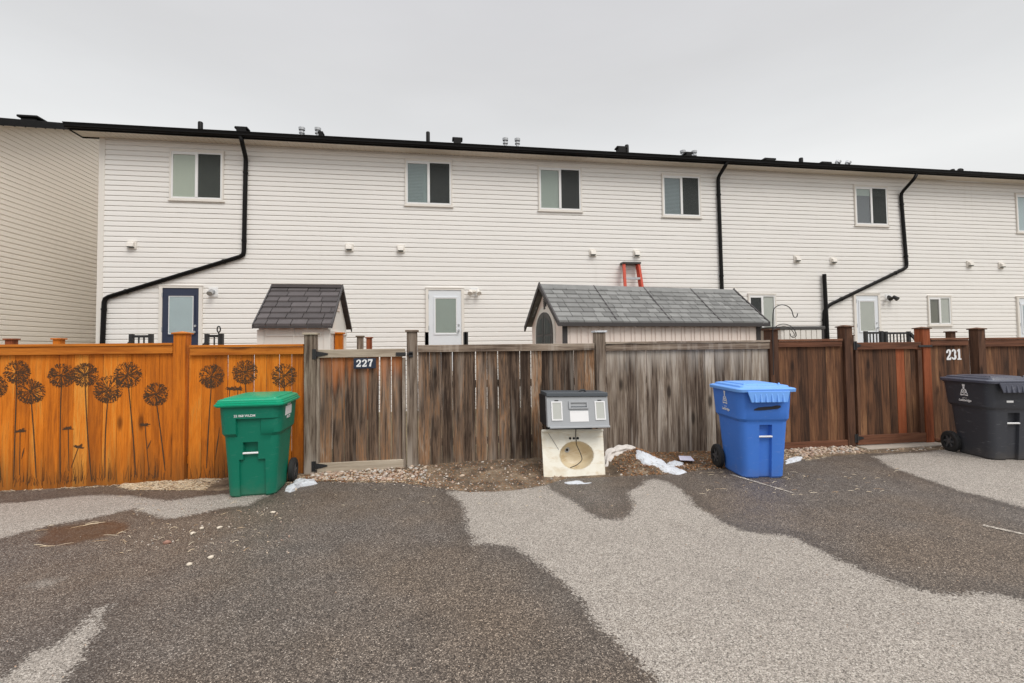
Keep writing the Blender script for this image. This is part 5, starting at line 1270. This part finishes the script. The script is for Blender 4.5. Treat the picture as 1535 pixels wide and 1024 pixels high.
# ================================================================ SKY, SUN
w = bpy.data.worlds.new('World'); sc.world = w; w.use_nodes = True; nt = w.node_tree; bg = nt.nodes['Background']
L_ = nt.links.new
tc = nt.nodes.new('ShaderNodeTexCoord'); sep = nt.nodes.new('ShaderNodeSeparateXYZ'); L_(tc.outputs['Generated'], sep.inputs[0])
rp_ = nt.nodes.new('ShaderNodeValToRGB'); L_(sep.outputs[2], rp_.inputs[0]); cr = rp_.color_ramp
st_ = [(0, (.80, .80, .80)), (.30, (.85, .86, .86)), (.40, (.75, .76, .77)), (.50, (.68, .683, .695)), (.62, (.65, .65, .67)), (.72, (1.1, 1.1, 1.14)), (1., (2.1, 2.1, 2.15))]
while len(cr.elements) < len(st_): cr.elements.new(.5)
for e, (p, c) in zip(cr.elements, st_): e.position = p; e.color = (*c, 1)
sky = nt.nodes.new('ShaderNodeTexSky'); sky.sky_type = 'NISHITA'; sky.sun_disc = False; sky.sun_elevation = R(50); sky.sun_rotation = R(152); sky.dust_density = 5; sky.air_density = 1
hs = nt.nodes.new('ShaderNodeHueSaturation'); hs.inputs['Saturation'].default_value = .15; hs.inputs['Value'].default_value = .10; L_(sky.outputs[0], hs.inputs['Color'])
nz = nt.nodes.new('ShaderNodeTexNoise'); nz.inputs['Scale'].default_value = 1.6; nz.inputs['Detail'].default_value = 5
mp = nt.nodes.new('ShaderNodeMapping'); mp.inputs['Scale'].default_value = (1, 1, 3.5); L_(tc.outputs['Generated'], mp.inputs[0]); L_(mp.outputs[0], nz.inputs['Vector'])
mr = nt.nodes.new('ShaderNodeMapRange'); mr.inputs[1].default_value = .3; mr.inputs[2].default_value = .7; mr.inputs[3].default_value = .945; mr.inputs[4].default_value = 1.045; L_(nz.outputs['Fac'], mr.inputs[0])
m1 = nt.nodes.new('ShaderNodeMix'); m1.data_type = 'RGBA'; m1.blend_type = 'MULTIPLY'; m1.inputs[0].default_value = 1; L_(rp_.outputs[0], m1.inputs[6]); L_(mr.outputs[0], m1.inputs[7])
m2 = nt.nodes.new('ShaderNodeMix'); m2.data_type = 'RGBA'; m2.inputs[0].default_value = .06; L_(m1.outputs[2], m2.inputs[6]); L_(hs.outputs[0], m2.inputs[7])
L_(m2.outputs[2], bg.inputs[0]); bg.inputs[1].default_value = 1.0
sl = bpy.data.lights.new('sun', 'SUN'); sl.energy = 1.7; sl.angle = R(30); sl.color = (1, .96, .9)
so = bpy.data.objects.new('sun', sl); COL.objects.link(so)
d = Vector((math.sin(R(152)) * math.cos(R(50)), math.cos(R(152)) * math.cos(R(50)), math.sin(R(50))))
so.rotation_euler = d.to_track_quat('Z', 'Y').to_euler()
vs_ = sc.view_settings; vs_.view_transform = 'Standard'; vs_.look = 'None'; vs_.gamma = 1; vs_.exposure = .08; vs_.use_curve_mapping = False
